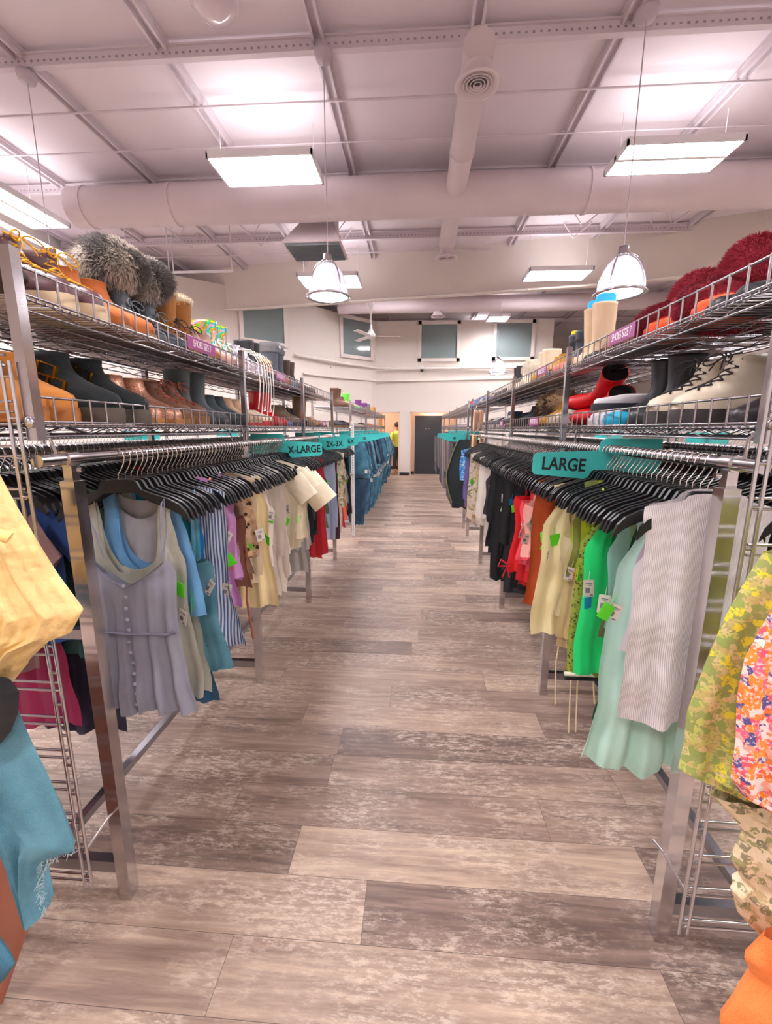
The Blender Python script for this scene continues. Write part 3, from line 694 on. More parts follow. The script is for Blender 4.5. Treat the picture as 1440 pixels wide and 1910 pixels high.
def g_tank(bottom=-.62, w=.17, nk=(.085, .17, .09), seed=1, **k):
    return garment_panels([(-.13, .135), (-.2, .125), (-.27, .132), (-.33, w), (-.45, w*.94), (bottom, w*1.0)], bottom, nk, seed=seed, **k)
def g_cami(bottom=-.6, w=.165, seed=1, **k):
    mb = MB(); q = garment_panels([(-.26, .15), (-.32, w), (-.45, w*.9), (bottom, w*1.06)], bottom, (.15, .03, -.0), sh0=-.27, slope=.1, seed=seed, **k)
    for s in (-1, 1):
        q.tube([(s*.1, -.006, -.285), (s*.105, -.007, -.2), (s*.11, -.006, -.146), (s*.11, 0, -.142), (s*.11, .006, -.146), (s*.1, .008, -.2), (s*.09, .006, -.28)], .004, 5, flat=.5)
    return q
def g_tee(bottom=-.66, w=.2, seed=1, **k):
    q = garment_panels([(-.13, .2), (-.2, .19), (-.3, w), (-.45, w*.97), (bottom, w)], bottom, (.085, .07, .02), seed=seed, **k)
    add_sleeves(q, .19, -.225, .1, -.12); return q
def g_dress(bottom=-.92, w=.165, seed=1, **k):
    return garment_panels([(-.13, .13), (-.2, .12), (-.27, .135), (-.34, w), (-.5, w*.86), (-.7, w*1.05), (bottom, w*1.3)], bottom, (.085, .15, .08), seed=seed, **k)
def g_blouse(bottom=-.66, w=.19, seed=1, **k):
    q = garment_panels([(-.13, .185), (-.2, .18), (-.3, w), (bottom, w*1.02)], bottom, (.075, .1, .015), seed=seed, **k); return q
BASE = {}
for nm, fn, kw in (('tank', g_tank, dict(bottom=-.6, seed=1)), ('tank_b', g_tank, dict(bottom=-.6, seed=5, w=.155, nk=(.1, .2, .12))), ('cami', g_cami, dict(seed=2)), ('cami_b', g_cami, dict(seed=8, bottom=-.55)),
                   ('tee', g_tee, dict(seed=3)), ('blouse', g_blouse, dict(seed=4)), ('dress', g_dress, dict(seed=6)), ('dress_b', g_dress, dict(seed=9, bottom=-.88, w=.15))):
    BASE[nm] = fn(**kw)
_gm = {}
def gmesh(kind, material):
    k = (kind, material.name)
    if k not in _gm: _gm[k] = BASE[kind].mesh(kind, material)
    return _gm[k]
KINDNAME = {'tank': 'tank_top', 'tank_b': 'tank_top', 'cami': 'camisole', 'cami_b': 'camisole', 'tee': 't_shirt', 'blouse': 'blouse', 'dress': 'dress', 'dress_b': 'dress'}
BOT = {'tank': -.6, 'tank_b': -.6, 'cami': -.6, 'cami_b': -.55, 'tee': -.66, 'blouse': -.66, 'dress': -.92, 'dress_b': -.88}
def tag_mesh(w_, h_, m, bars):
    mb = MB(); mb.box((0, 0, -h_/2-.02), (w_, .0012, h_), 0)
    mb.tube([(0, 0, -.02), (.002, 0, .01)], .0008, 4, 0)
    if bars:
        mb2 = MB()
        for s in (-1, 1):
            for k in range(9): mb2.box((-.3*w_+k*.045*w_+(k % 3)*.01*w_, s*.0009, -.02-h_*.62), (.0012+.0006*(k % 2), .0006, h_*.3), 0)
            mb2.box((0, s*.0009, -.02-h_*.22), (w_*.6, .0006, .003), 0); mb2.box((w_*.1, s*.0009, -.02-h_*.32), (w_*.4, .0006, .002), 0)
            mb2.box((w_*.25, s*.0009, -.02-h_*.9), (w_*.3, .0006, .005), 0)
        global BARCODE; BARCODE = mb2.mesh('barcode', mat('barcode_ink', srgb(130, 126, 138), .7))
    return mb.mesh('tag', m)
TG_W = tag_mesh(.036, .058, paper, True); TG_G = tag_mesh(.045, .05, green_p, False); TG_B = tag_mesh(.036, .04, blue_p, False)
rt = random.Random(21)
def add_tag(g, which, side, z=None, x=None):
    me = {'w': TG_W, 'g': TG_G, 'b': TG_B}[which]; nm = {'w': 'price_tag', 'g': 'sale_sticker', 'b': 'sale_sticker'}[which]
    o = obj(nm, me, g); o.location = (side*(x if x is not None else rt.uniform(.13, .17)), rt.uniform(-.02, -.008), z if z is not None else rt.uniform(-.46, -.32))
    if which == 'w': obj('barcode', BARCODE, o)
    sz = g.scale[2]; o.location.z /= sz
    o.rotation_euler = (rt.uniform(-.2, .2), rt.uniform(-.6, .6), rt.uniform(-.9, .9)-side*.3); o.scale = (1, 1, 1/sz)
    if which == 'g': o['label'] = 'bright green sticker'
    if which == 'b': o['label'] = 'bright blue sticker'
def garment(side, y, kind, colr, length, label, group=None, material=None, tags='', rz=None, cat=None, dx=0):
    """side -1 = left rack, +1 = right rack"""
    X = XL if side < 0 else XR
    o = obj(KINDNAME[kind], gmesh(kind, material or fabric), None, (X+dx+rt.uniform(-.02, .02), y+.004, RZ+.0025), colr)
    o.rotation_euler = (0, 0, rz if rz is not None else rt.uniform(-.2, .2)); o.scale = (rt.uniform(.86, 1.05), 1, length/-BOT[kind])
    tag(o, label, cat or {'tank_top': 'tank top', 'camisole': 'camisole', 't_shirt': 't-shirt', 'blouse': 'blouse', 'dress': 'dress'}[KINDNAME[kind]], group)
    for c in tags: add_tag(o, c, -side)
    return o
C = srgb
HG = {-1: ('black plastic hanger with steel hook packed on the near left rail', 'hangers on the near left rail'), 1: ('black plastic hanger with steel hook packed on the near right rail', 'hangers on the near right rail')}
STEP = .03
# colour blocks: (y0, y1, name, colours, kinds, lengths, tag probability)
left_blocks = [
 (1.72, 1.80, 'lilac', [C(184, 150, 210), C(214, 160, 214)], ['tank', 'cami'], (.42, .6)),
 (1.80, 1.90, 'brown and taupe', [C(140, 92, 68), C(150, 120, 100), C(120, 74, 56)], ['tank', 'cami'], (.5, .7)),
 (1.90, 2.08, 'cream', [C(238, 222, 176), C(240, 226, 196), C(232, 214, 180)], ['tank', 'cami', 'blouse'], (.55, .82)),
 (2.08, 2.52, 'off-white', [C(238, 226, 216), C(232, 222, 214), C(244, 236, 224), C(226, 216, 206)], ['tank', 'blouse', 'tank_b', 'dress'], (.58, .84)),
 (2.52, 2.74, 'ivory', [C(238, 226, 200), C(232, 218, 196)], ['tee', 'blouse'], (.55, .7)),
 (2.74, 2.98, 'grey and dark green', [C(150, 148, 144), C(36, 66, 62), C(172, 170, 166), C(44, 76, 66)], ['tank', 'blouse', 'dress'], (.7, .9)),
 (2.98, 3.3, 'black', [C(28, 30, 36), C(34, 36, 44), C(22, 24, 30)], ['tank', 'blouse', 'cami'], (.6, .82)),
 (3.3, 3.45, 'coral red', [C(236, 86, 84), C(190, 34, 46), C(240, 120, 110)], ['tank', 'cami'], (.7, .98)),
 (3.45, 3.62, 'sage green', [C(128, 150, 110), C(84, 112, 84), C(108, 128, 96)], ['cami', 'tank'], (.6, .78)),
 (3.62, 3.9, 'pale blue', [C(186, 194, 216), C(196, 204, 226), C(170, 182, 206)], ['blouse', 'tank', 'tank_b'], (.75, .95)),
 (3.9, 4.1, 'dark brown', [C(70, 44, 48), C(84, 56, 56)], ['blouse', 'tank'], (.85, 1.0)),
 (4.1, 4.35, 'pale printed', [C(236, 224, 210), C(226, 206, 190), C(196, 40, 110)], ['blouse', 'tank'], (.75, .98)),
 (4.35, 4.6, 'coral orange', [C(240, 116, 84), C(120, 200, 206), C(210, 50, 60)], ['tank', 'cami'], (.8, .95)),
 (4.6, 4.78, 'tan', [C(206, 170, 130), C(190, 150, 118), C(60, 130, 170)], ['tank', 'tank_b'], (.7, .9)),
 (4.78, 5.0, 'black', [C(28, 28, 34)], ['blouse', 'tank'], (.8, .95)),
]
right_blocks = [
 (1.62, 1.70, 'lime and olive', [C(190, 214, 50), C(128, 140, 66)], ['cami', 'tank'], (.44, .6)),
 (1.70, 1.94, 'cream', [C(232, 220, 170), C(222, 206, 160), C(236, 226, 190)], ['tank', 'cami', 'tank_b'], (.7, .84)),
 (1.94, 2.12, 'rust', [C(180, 78, 36), C(196, 96, 56)], ['tank', 'blouse'], (.72, .88)),
 (2.12, 2.24, 'pale pink', [C(240, 176, 164), C(244, 190, 180)], ['cami', 'tank_b'], (.5, .72)),
 (2.24, 2.34, 'coral pink', [C(246, 92, 108), C(244, 110, 126)], ['tank', 'cami'], (.58, .72)),
 (2.34, 2.46, 'red', [C(216, 30, 40), C(196, 30, 36)], ['cami', 'tank'], (.62, .85)),
 (2.46, 3.42, 'black', [C(22, 23, 28), C(30, 31, 38), C(18, 19, 24), C(40, 36, 44)], ['tank', 'blouse', 'cami', 'tank_b', 'dress'], (.6, .98)),
 (3.42, 3.6, 'grey', [C(170, 166, 176), C(70, 60, 70), C(196, 192, 198)], ['tank', 'cami'], (.5, .7)),
 (3.6, 3.95, 'white', [C(234, 226, 214), C(240, 234, 226)], ['tank', 'blouse', 'cami'], (.6, .85)),
 (3.95, 4.5, 'cream', [C(234, 220, 196), C(226, 206, 180), C(238, 216, 200)], ['blouse', 'tank', 'cami'], (.6, .85)),
 (4.5, 4.62, 'plum', [C(82, 46, 66), C(96, 60, 84)], ['tank', 'blouse'], (.6, .9)),
 (4.62, 4.86, 'lavender', [C(150, 120, 170), C(120, 110, 170), C(160, 150, 196)], ['tank', 'blouse'], (.6, .8)),
 (4.86, 5.04, 'purple and dark', [C(70, 46, 80), C(40, 36, 56), C(120, 100, 140)], ['tank', 'blouse'], (.6, .95)),
]
KN = {'tank': 'tank top', 'tank_b': 'scoop tank top', 'cami': 'camisole', 'cami_b': 'camisole', 'tee': 't-shirt', 'blouse': 'sleeveless blouse', 'dress': 'tunic dress', 'dress_b': 'tunic dress'}
def place_in(side, blocks):
    rn = random.Random(11 if side < 0 else 12); sdn = 'left' if side < 0 else 'right'
    for (y0, y1, nm, cols, kinds, (l0, l1)) in blocks:
        y = y0
        while y < y1-.001:
            k = rn.choice(kinds); ln = rn.uniform(l0, l1)
            if k.startswith('dress'): ln = max(ln, .85)
            tg = ''
            r = rn.random()
            if r < .2: tg += 'g'
            elif r < .23: tg += 'b'
            if rn.random() < .45: tg += 'w'
            hanger((XL if side < 0 else XR), y, rn.uniform(-.05, .05), *HG[side])
            nb = {2.08: ' between the cream and ivory clothes', 1.70: ' near the lime camisole', 3.95: ' beyond the white tops', 2.98: ' beyond the dark green', 4.78: ' at the far end'}.get(y0, '')
            lab = f'{nm} {KN[k]} packed edge-on on the {sdn} rail{nb}'
            garment(side, y, k, rn.choice(cols), ln, lab, f'{nm} {KN[k]}s on the {sdn} rail{nb}', tags=tg)
            y += STEP
# --- hero garments, left
def H(side, y, rz=0): return hanger(XL if side < 0 else XR, y, rz, *HG[side])
def hero_left():
    # grey-blue button dress
    H(-1, 1.27, .03)
    q = garment_panels([(-.33, .135), (-.38, .152), (-.52, .14), (-.58, .145), (-.72, .16), (-.87, .172)], -.87, (.13, .085, .1, 'v'), sh0=-.325, slope=.05, thick=.03, fold=.012, kf=17, seed=31, nu=54, nv=46, hem=.008)
    o = q.build('dress', fabric, None, (XL+.01, 1.262, RZ), C(148, 151, 167)); tag(o, 'dusty grey-blue strappy dress with a row of covered buttons, first on the left rail', 'dress')
    mb = MB()
    for s in (-1, 1): mb = MB(); mb.tube([(s*.12, -.012, -.34), (s*.128, -.02, -.24), (s*.135, -.014, -.148), (s*.135, .004, -.136), (s*.12, .02, -.25), (s*.1, .02, -.34)], .004, 6, flat=.5); mb.build('strap', fabric, o, col=C(140, 142, 166))
    for k in range(12):
        b = MB(); b.lathe([(0, -.005), (.0045, -.004), (.0065, 0), (.0045, .004), (0, .005)], n=10); x = b.build('button', fabric, o, col=C(160, 158, 180)); x.rotation_euler = (PI/2, 0, 0); x.location = (.002*sin(k), -.042+.003*sin(k*2), -.41-.038*k)
    mb = MB()
    mb.tube([(x/100, -.036-.004*cos(x*.4)-(.0 if abs(x) < 13 else -.02), -.575-.0014*abs(x)*0+.0) for x in range(-15, 16)], .009, 6, flat=.35); mb.build('lace_trim', mat('lace_grey', srgb(120, 116, 132), .9), o)
    mb = MB(); mb.tube([(x/100, -.026-.008*(1-(x/13)**2), -.333-.083*(1-abs(x/13)**1.3)) for x in range(-13, 14)], .006, 6, flat=.35); mb.build('neckline_trim', mat('lace_grey', None), o)
    # grey tank with blue strap behind it
    H(-1, 1.302, -.02)
    q = garment_panels([(-.13, .15), (-.2, .14), (-.28, .155), (-.36, .18), (-.5, .18), (-.84, .205)], -.84, (.108, .265, .25), thick=.014, fold=.009, seed=32, nu=40, nv=36)
    o = q.build('tank_top', fabric, None, (XL-.005, 1.305, RZ), C(176, 178, 166)); tag(o, 'sage grey scoop-neck tank right behind the button dress', 'tank top'); add_tag(o, 'g', 1, -.4, .16); add_tag(o, 'w', 1, -.5, .17)
    H(-1, 1.365, 0)
    q = garment_panels([(-.13, .13), (-.3, .14), (-.6, .15)], -.58, (.08, .09, .03), seed=33); o = q.build('tank_top', fabric, None, (XL, 1.365, RZ), C(158, 158, 166)); tag(o, 'ash grey crew tank showing through the necklines of the front garments', 'tank top')
    H(-1, 1.335, .02)
    q = garment_panels([(-.13, .14), (-.2, .13), (-.28, .15), (-.36, .17), (-.56, .18)], -.56, (.095, .262, .235), thick=.01, fold=.004, seed=38, nu=36)
    o = q.build('tank_top', fabric, None, (XL+.025, 1.335, RZ), C(96, 152, 200)); tag(o, 'cornflower blue scoop tank showing between the grey tanks at the front left', 'tank top'); add_tag(o, 'g', 1)
    H(-1, 1.39); garment(-1, 1.39, 'dress', C(180, 184, 172), .87, 'pale sage long tank dress near the front of the left rail', tags='gw')
    # denim overall dress
    H(-1, 1.42)
    q = garment_panels([(-.36, .12), (-.42, .165), (-.6, .17), (-.83, .2)], -.83, (.12, .02, 0), sh0=-.37, slope=.15, thick=.018, fold=.008, seed=35); 
    for s in (-1, 1): q.tube([(s*.1, -.014, -.38), (s*.11, -.014, -.2), (s*.115, 0, -.146), (s*.11, .014, -.2), (s*.1, .014, -.4)], .016, 8, flat=.2)
    q.tube([(x/100, -.018, -.385) for x in range(-12, 13, 2)], .012, 6, flat=.4)
    o = q.build('overall_dress', m_denim_l, None, (XL+.03, 1.45, RZ)); tag(o, 'light teal denim overall dress near the front of the left rail', 'dress'); add_tag(o, 'w', 1, -.45, .17)
    H(-1, 1.45); o = garment(-1, 1.455, 'dress_b', C(26, 150, 170), .85, 'bright teal tunic between the denim dress and striped blouse', tags='')
    H(-1, 1.48); garment(-1, 1.485, 'dress_b', C(30, 84, 120), .98, 'longest navy-teal dress hanging below the striped blouse')
    H(-1, 1.51); o = garment(-1, 1.515, 'dress_b', C(0, 126, 200), .88, 'vivid blue tunic peeking below the striped blouse')
    H(-1, 1.54, .05)
    q = garment_panels([(-.13, .18), (-.2, .17), (-.3, .175), (-.45, .17), (-.78, .215)], -.78, (.07, .14, .02), thick=.02, fold=.01, kf=16, seed=36, nu=40, nv=30)
    o = q.build('blouse', m_stripe, None, (XL+.035, 1.55, RZ), None); tag(o, 'blue and white striped sleeveless blouse on the left rail', 'blouse'); add_tag(o, 'w', 1, -.5, .17)
    H(-1, 1.57); garment(-1, 1.575, 'cami', C(130, 96, 196), .5, 'violet camisole just behind the striped blouse', tags='g')
    H(-1, 1.6); garment(-1, 1.605, 'tank', C(226, 160, 214), .48, 'pink-lilac ribbed tank behind the violet camisole', tags='w')
    H(-1, 1.63); o = garment(-1, 1.635, 'tank_b', C(198, 60, 150), .74, 'magenta ribbed tank on the left rail', material=m_rib_p, tags='g')
    H(-1, 1.66); garment(-1, 1.665, 'cami', C(238, 142, 140), .5, 'salmon pink camisole behind the magenta tank', tags='g')
    H(-1, 1.69); garment(-1, 1.695, 'cami_b', C(216, 152, 214), .68, 'light lilac long camisole behind the salmon one', tags='w')
hero_left()
place_in(-1, left_blocks)
# specials within the left run
def special(side, y, q, name, m, colr, label, cat, dx=0, tags=''):
    o = q.build(name, m, None, ((XL if side < 0 else XR)+dx, y, RZ), colr); tag(o, label, cat)
    for c in tags: add_tag(o, c, -side)
    return o
q = garment_panels([(-.14, .15), (-.2, .12), (-.28, .15), (-.5, .17)], -.5, (.09, .16, .08), seed=41, thick=.014)
special(-1, 1.865, q, 'tank_top', m_leop, None, 'leopard print tie-front top on the left rail', 'top', .05, 'w')
q = garment_panels([(-.2, .14), (-.3, .17), (-.5, .17), (-.8, .2)], -.8, (.11, .14, .06), seed=42, thick=.022, fold=.012, nu=36, nv=30)
special(-1, 1.98, q, 'dress', fabric, C(240, 222, 168), 'pale butter-yellow dress on the left rail beyond the leopard top', 'dress', .05, 'g')
q = g_tee(bottom=-.62, w=.21, seed=43, thick=.02); add_sleeves(q, .2, -.23, .13, -.16, .085, .09, .25)
special(-1, 2.66, q, 't_shirt', fabric, C(240, 228, 202), 'ivory wide-sleeved tee with its sleeve jutting into the aisle', 't-shirt', .03, 'g')
q = g_blouse(bottom=-.92, seed=44); special(-1, 3.28, q, 'dress', mat('red_lace', srgb(176, 20, 34), .8, bump=(120, .8)), None, 'dark red lace dress hanging low below the coral tops', 'dress', .03)
q = g_blouse(bottom=-.7, seed=45); special(-1, 4.2, q, 'blouse', m_flor_w, None, 'white floral blouse near the far end of the left rail', 'blouse', .04, 'w')
mb = MB(); mb.tube([(0, 0, -.3), (.01, .01, -.5), (0, 0, -.7), (.02, 0, -.9)], .012, 6, flat=.3)
o = mb.build('belt_tie', fabric, None, (XL+.15, 1.83, RZ), C(140, 70, 46)); tag(o, 'long brown tie end trailing below the brown tops on the left', 'belt')

# --- hero garments, right
def hero_right():
    hh = H(1, 1.158, 0)
    q = garment_panels([(-.14, .168), (-.22, .155), (-.3, .16), (-.42, .172), (-.6, .168), (-.745, .172)], -.745, (.07, .012, .004), sh0=-.082, slope=.235, thick=.036, fold=.008, kf=9, seed=51, nu=60, nv=44, hem=.01, mock=.028)
    o = q.build('sleeveless_top', m_rib, None, (XR+.016, 1.16, RZ))
    hh.scale = (.76, 1, 1); tag(o, 'white ribbed mock-neck sleeveless top, first on the right rail', 'top')
    H(1, 1.19); garment(1, 1.2, 'tank', C(240, 236, 242), .56, 'plain white tank just behind the ribbed mock-neck top', dx=.005)
    H(1, 1.22); garment(1, 1.225, 'tank_b', C(206, 188, 206), .52, 'pale lilac-grey tank near the front of the right rail')
    H(1, 1.25)
    q = garment_panels([(-.13, .14), (-.22, .12), (-.34, .17), (-.5, .18), (-.75, .19), (-.99, .21)], -.99, (.1, .24, .15), thick=.03, fold=.016, kf=12, seed=52, nu=50, nv=40, hem=.012)
    o = q.build('dress', fabric, None, (XR+.01, 1.265, RZ), C(190, 232, 218)); tag(o, 'long mint green dress hanging lowest on the right rail', 'dress'); add_tag(o, 'g', -1, -.42, .17); add_tag(o, 'w', -1, -.42, .15)
    H(1, 1.28); garment(1, 1.29, 'dress_b', C(12, 92, 66), .86, 'dark emerald tunic with a hem point showing below the white top', dx=.02)
    H(1, 1.31); garment(1, 1.315, 'tank', C(150, 176, 120), .78, 'sage green tank behind the mint dress', tags='w')
    H(1, 1.34); garment(1, 1.345, 'tank_b', C(166, 214, 208), .55, 'aqua scoop tank behind the mint dress', tags='w')
    H(1, 1.37); garment(1, 1.375, 'tank', C(126, 118, 78), .6, 'olive-brown tank beside the aqua scoop tank', tags='')
    H(1, 1.40)
    q = garment_panels([(-.13, .14), (-.22, .125), (-.33, .17), (-.5, .16), (-.77, .17)], -.77, (.1, .24, .14), thick=.018, fold=.008, seed=53, nu=40, nv=32)
    o = q.build('tank_top', fabric, None, (XR-.02, 1.43, RZ), C(10, 208, 110)); tag(o, 'bright kelly green scoop tank on the right rail', 'tank top'); add_tag(o, 'w', -1, -.4, .15); add_tag(o, 'b', -1, -.46, .15)
    H(1, 1.43)
    q = garment_panels([(-.14, .14), (-.22, .12), (-.33, .165), (-.5, .165), (-.8, .18)], -.8, (.1, .25, .14), thick=.018, fold=.006, seed=54)
    o = q.build('crochet_top', m_crochet, None, (XR-.025, 1.475, RZ)); tag(o, 'olive crochet top with white and black edging on the right rail', 'top')
    mb = MB(); mb.tube([(x/100, -.014-.0*x, -.797) for x in range(-18, 19)], .011, 6, m=0, flat=.6); mb.build('white_edging', mat('edging_white', srgb(236, 230, 210), .9), o)
    mb = MB(); mb.tube([(x/100, -.014, -.815) for x in range(-18, 19)], .009, 6, flat=.6); mb.build('black_edging', mat('edging_black', srgb(34, 36, 40), .9), o)
    H(1, 1.46); garment(1, 1.5, 'cami', C(190, 216, 40), .52, 'lime camisole with neon strap on the right rail', tags='gw')
    H(1, 1.49); garment(1, 1.53, 'tank', C(214, 200, 150), .6, 'khaki tank beyond the lime camisole', tags='w')
    H(1, 1.52); garment(1, 1.56, 'tank_b', C(240, 232, 190), .74, 'pale ecru ribbed tank with green sticker on the right rail', tags='g')
    H(1, 1.55); garment(1, 1.585, 'cami', C(232, 150, 60), .88, 'mustard camisole peeking below the crochet top')
    H(1, 1.58); garment(1, 1.61, 'tank', C(228, 214, 164), .72, 'sand-coloured tank beyond the ecru tank', tags='gw')
hero_right()
place_in(1, right_blocks)
q = garment_panels([(-.13, .15), (-.22, .13), (-.33, .18), (-.8, .2)], -.8, (.1, .22, .14), seed=61, thick=.02, fold=.01)
special(1, 1.80, q, 'tank_top', fabric, C(236, 224, 176), 'cream ribbed tank with long drawstrings on the right rail', 'tank top', -.04, 'wg')
for i, (x, y, l) in enumerate([(1032, 1.72, 1.1), (1062, 1.62, 1.16), (1075, 1.60, 1.14), (1105, 1.56, .98)]):
    p = at(x, 1330, Y=y); mb = MB(); mb.tube([(0, 0, -.45), (.008*(-1)**i, .0, -.7), (-.006, .004, -.9), (.004, 0, -l)], .0032, 5); o = mb.build('drawstring', mat('cord_cream', srgb(232, 214, 176), .8), None, (p.x, y, RZ))
    tag(o, ['leftmost long cream cord hanging below the right-hand tops', 'second cream cord from the left, below the right-hand tops', 'cream cord with a knot, reaching lowest below the right-hand tops', 'short cream cord nearest the mint dress'][i], 'cord')
q = garment_panels([(-.14, .16), (-.3, .18), (-.75, .19)], -.76, (.09, .1, .04), seed=62, thick=.02)
special(1, 2.0, q, 'sweater_vest', mat('rust_knit', srgb(178, 74, 30), .9, bump=(160, .8)), None, 'rust orange pointelle knit vest on the right rail', 'vest', -.03)
q = g_cami(bottom=-.6, seed=63, thick=.02); special(1, 2.25, q, 'camisole', fabric, C(248, 92, 108), 'coral pink square-neck camisole jutting out on the right rail', 'camisole', -.045, 'w')
q = g_cami(bottom=-.56, seed=64, thick=.024, fold=.012); special(1, 2.17, q, 'camisole', fabric, C(246, 186, 174), 'blush lace-trimmed camisole beside the coral one', 'camisole', -.045, 'ww')
q = g_cami(bottom=-.72, seed=65, thick=.018); o = special(1, 2.4, q, 'camisole', fabric, C(222, 24, 34), 'bright red camisole with a bow tie on the right rail', 'camisole', -.045)
mb = MB()
for s in (-1, 1): mb.tube([(-.18, -.01, -.68), (-.2+.02*s, -.02, -.65), (-.2+.035*s, -.02, -.69), (-.18, -.01, -.69)], .005, 6); mb.tube([(-.18, -.01, -.69), (-.185+.02*s, -.01, -.76)], .004, 6)
mb.build('bow', fabric, o, col=C(222, 24, 34))
q = g_blouse(bottom=-.5, seed=66, thick=.03); special(1, 4.95, q, 'blouse', m_flor_b, None, 'sky blue floral blouse at the far end of the near right rail', 'blouse', -.06)
q = g_blouse(bottom=-.75, seed=67); special(1, 4.2, q, 'blouse', m_flor_w, None, 'cream floral blouse on the right rail beyond the white tops', 'blouse', -.05, 'gb')

# rear rails: packed clothes seen behind
def rear(side, y0, y1, cols, kinds, seed, yg=None):
    rn = random.Random(seed); X = (XL-.54) if side < 0 else (XR+.54); y = y0; sdn = 'left' if side < 0 else 'right'; cnt = {}
    mb = MB(); mb2 = MB(); yy = y0
    while yy < y1:
        o1 = HB; 
        for src, dst in ((HB, mb), (HK, mb2)):
            dst.add([(v.co.x, v.co.y+yy-y0, v.co.z) for v in src.vertices], [tuple(p.vertices) for p in src.polygons], 0, False)
        yy += .033
    a = mb.build('clothes_hangers', black_pl, None, (X, y0, RZ+.0025), kind='stuff'); tag(a, f'dense line of black hangers on the back rail of the near {sdn} rack', 'hangers')
    mb2.build('hooks', mat('hook_steel', None), a)
    y = yg or y0
    while y < y1:
        cn, c = rn.choice(cols); k = rn.choice(kinds)
        key = (cn, k); o = garment(side, y, k, c, rn.uniform(.7, 1.0), f'{cn} {KN[k]} on the back rail of the {sdn} rack', f'{cn} {KN[k]}s on the back {sdn} rail', dx=(-.54 if side < 0 else .54))
        y += .11
rear(-1, 1.35, 4.7, [('dark', C(40, 40, 50)), ('red', C(170, 40, 46)), ('charcoal', C(60, 56, 62)), ('sage', C(130, 150, 120)), ('navy', C(50, 60, 96))], ['tee', 'blouse', 'dress'], 5, 1.8)
rear(1, 1.3, 5.9, [('dark', C(30, 30, 36)), ('plum', C(60, 40, 56)), ('charcoal', C(52, 52, 60))], ['blouse', 'dress', 'tank'], 6)
for (y, k, c, l, lab) in [(1.35, 'tee', C(140, 108, 110), .8, 'mauve-brown velvet tee, first on the back rail of the left rack'), (1.42, 'tee', C(50, 84, 160), .72, 'royal blue tee behind the mauve one on the back left rail'),
                          (1.5, 'tee', C(44, 84, 84), .82, 'dark green tee on the back left rail'), (1.57, 'tee', C(120, 150, 140), .7, 'grey-teal tee on the back left rail behind the green one'),
                          (1.68, 'tank', C(90, 200, 40), .6, 'lime green tank on the back left rail'), (1.46, 'dress', C(150, 26, 80), 1.12, 'crimson-magenta long dress low on the back left rail'), (1.54, 'dress', C(44, 40, 66), 1.2, 'dark navy long dress low on the back left rail')]:
    garment(-1, y, k, c, l, lab, rz=.03, dx={'cri': -.63, 'dar': -.47, 'mau': -.6, 'roy': -.56, 'lim': -.46}.get(lab[:3], -.5) if 'navy' in lab or lab[:3] != 'dar' else -.5); hanger(XL-.54, y, 0, 'black plastic hanger at the near end of the back left rail', 'hangers at the near end of the back left rail')
q = garment_panels([(-.14, .168), (-.3, .16), (-.6, .172), (-1.0, .185)], -1.0, (.075, .012, .004), sh0=-.105, slope=.2, thick=.03, fold=.008, seed=71, mock=.02)
o = q.build('sleeveless_top', m_rib, None, (XR+.36, 1.17, RZ)); tag(o, 'second white ribbed top, seen through the right-hand ladder rack', 'top')
H_ = hanger(XR+.36, 1.16, 0, 'black hanger of the white ribbed top behind the right ladder', None)

# ================================================================== SIZE SIGNS
def size_sign(side, y, txt, label, tsize=.052, group=None):
    X = XL if side < 0 else XR; s = -side      # aisle direction
    t = thing('size_divider', label, 'size sign', (X, y, RZ), 0, group)
    mb = MB()
    def rr(x): return s*x
    poly = [(.035, -.002), (.275, -.012), (.288, -.022), (.29, -.085), (.28, -.098), (.075, -.116), (.03, -.09), (-.2, -.09), (-.205, .045), (.015, .045), (.03, .032)]
    mb.prism([(rr(a), b) for a, b in (poly if s > 0 else poly[::-1])], -.0015, .0015)
    # rounded collar around the rail
    mb.tube([(0, -.003, 0), (0, .003, 0)], .03, 20); mb.build('plate', teal, t)
    me = text_mesh(txt, tsize, text_m, 'lettering'); o = obj('lettering', me, t); o.location = (s*.168, -.0025, -.06); o.rotation_euler = (PI/2, -.05*s, 0)
    if tsize: o.scale = (.82, 1, 1)
    return t
size_sign(1, 1.765, 'LARGE', 'teal divider sign reading LARGE on the right rail', .07)
size_sign(-1, 2.9, 'X-LARGE', 'teal divider sign reading X-LARGE on the left rail', .068)
size_sign(-1, 4.0, '2X-3X', 'teal divider sign reading 2X-3X on the left rail', .07)
size_sign(-1, 4.75, '5X/6X', 'teal divider sign reading 5X/6X at the end of the left rail', .07)
for i, y in enumerate([6.35, 7.0, 7.7, 8.5, 9.4, 10.4]): size_sign(-1, y, ['28', '29', '31', '3', '33', '36'][i], 'teal divider sign over the jeans, %s' % ['nearest the camera, reading 28', 'right behind the nearest one', 'third one going away from the camera', 'fourth one going away from the camera', 'last but one before the doorway', 'last one before the doorway'][i], .055)
for i, y in enumerate([6.75, 7.3, 7.9, 8.7, 9.6]): size_sign(1, y, ['40', '5', '3', '8', '2'][i], 'teal divider sign over the far right trousers, %s' % ['nearest the camera, reading 40', 'right behind the nearest one', 'the middle one of the row', 'last but one before the black door', 'last one before the black door'][i], .055)
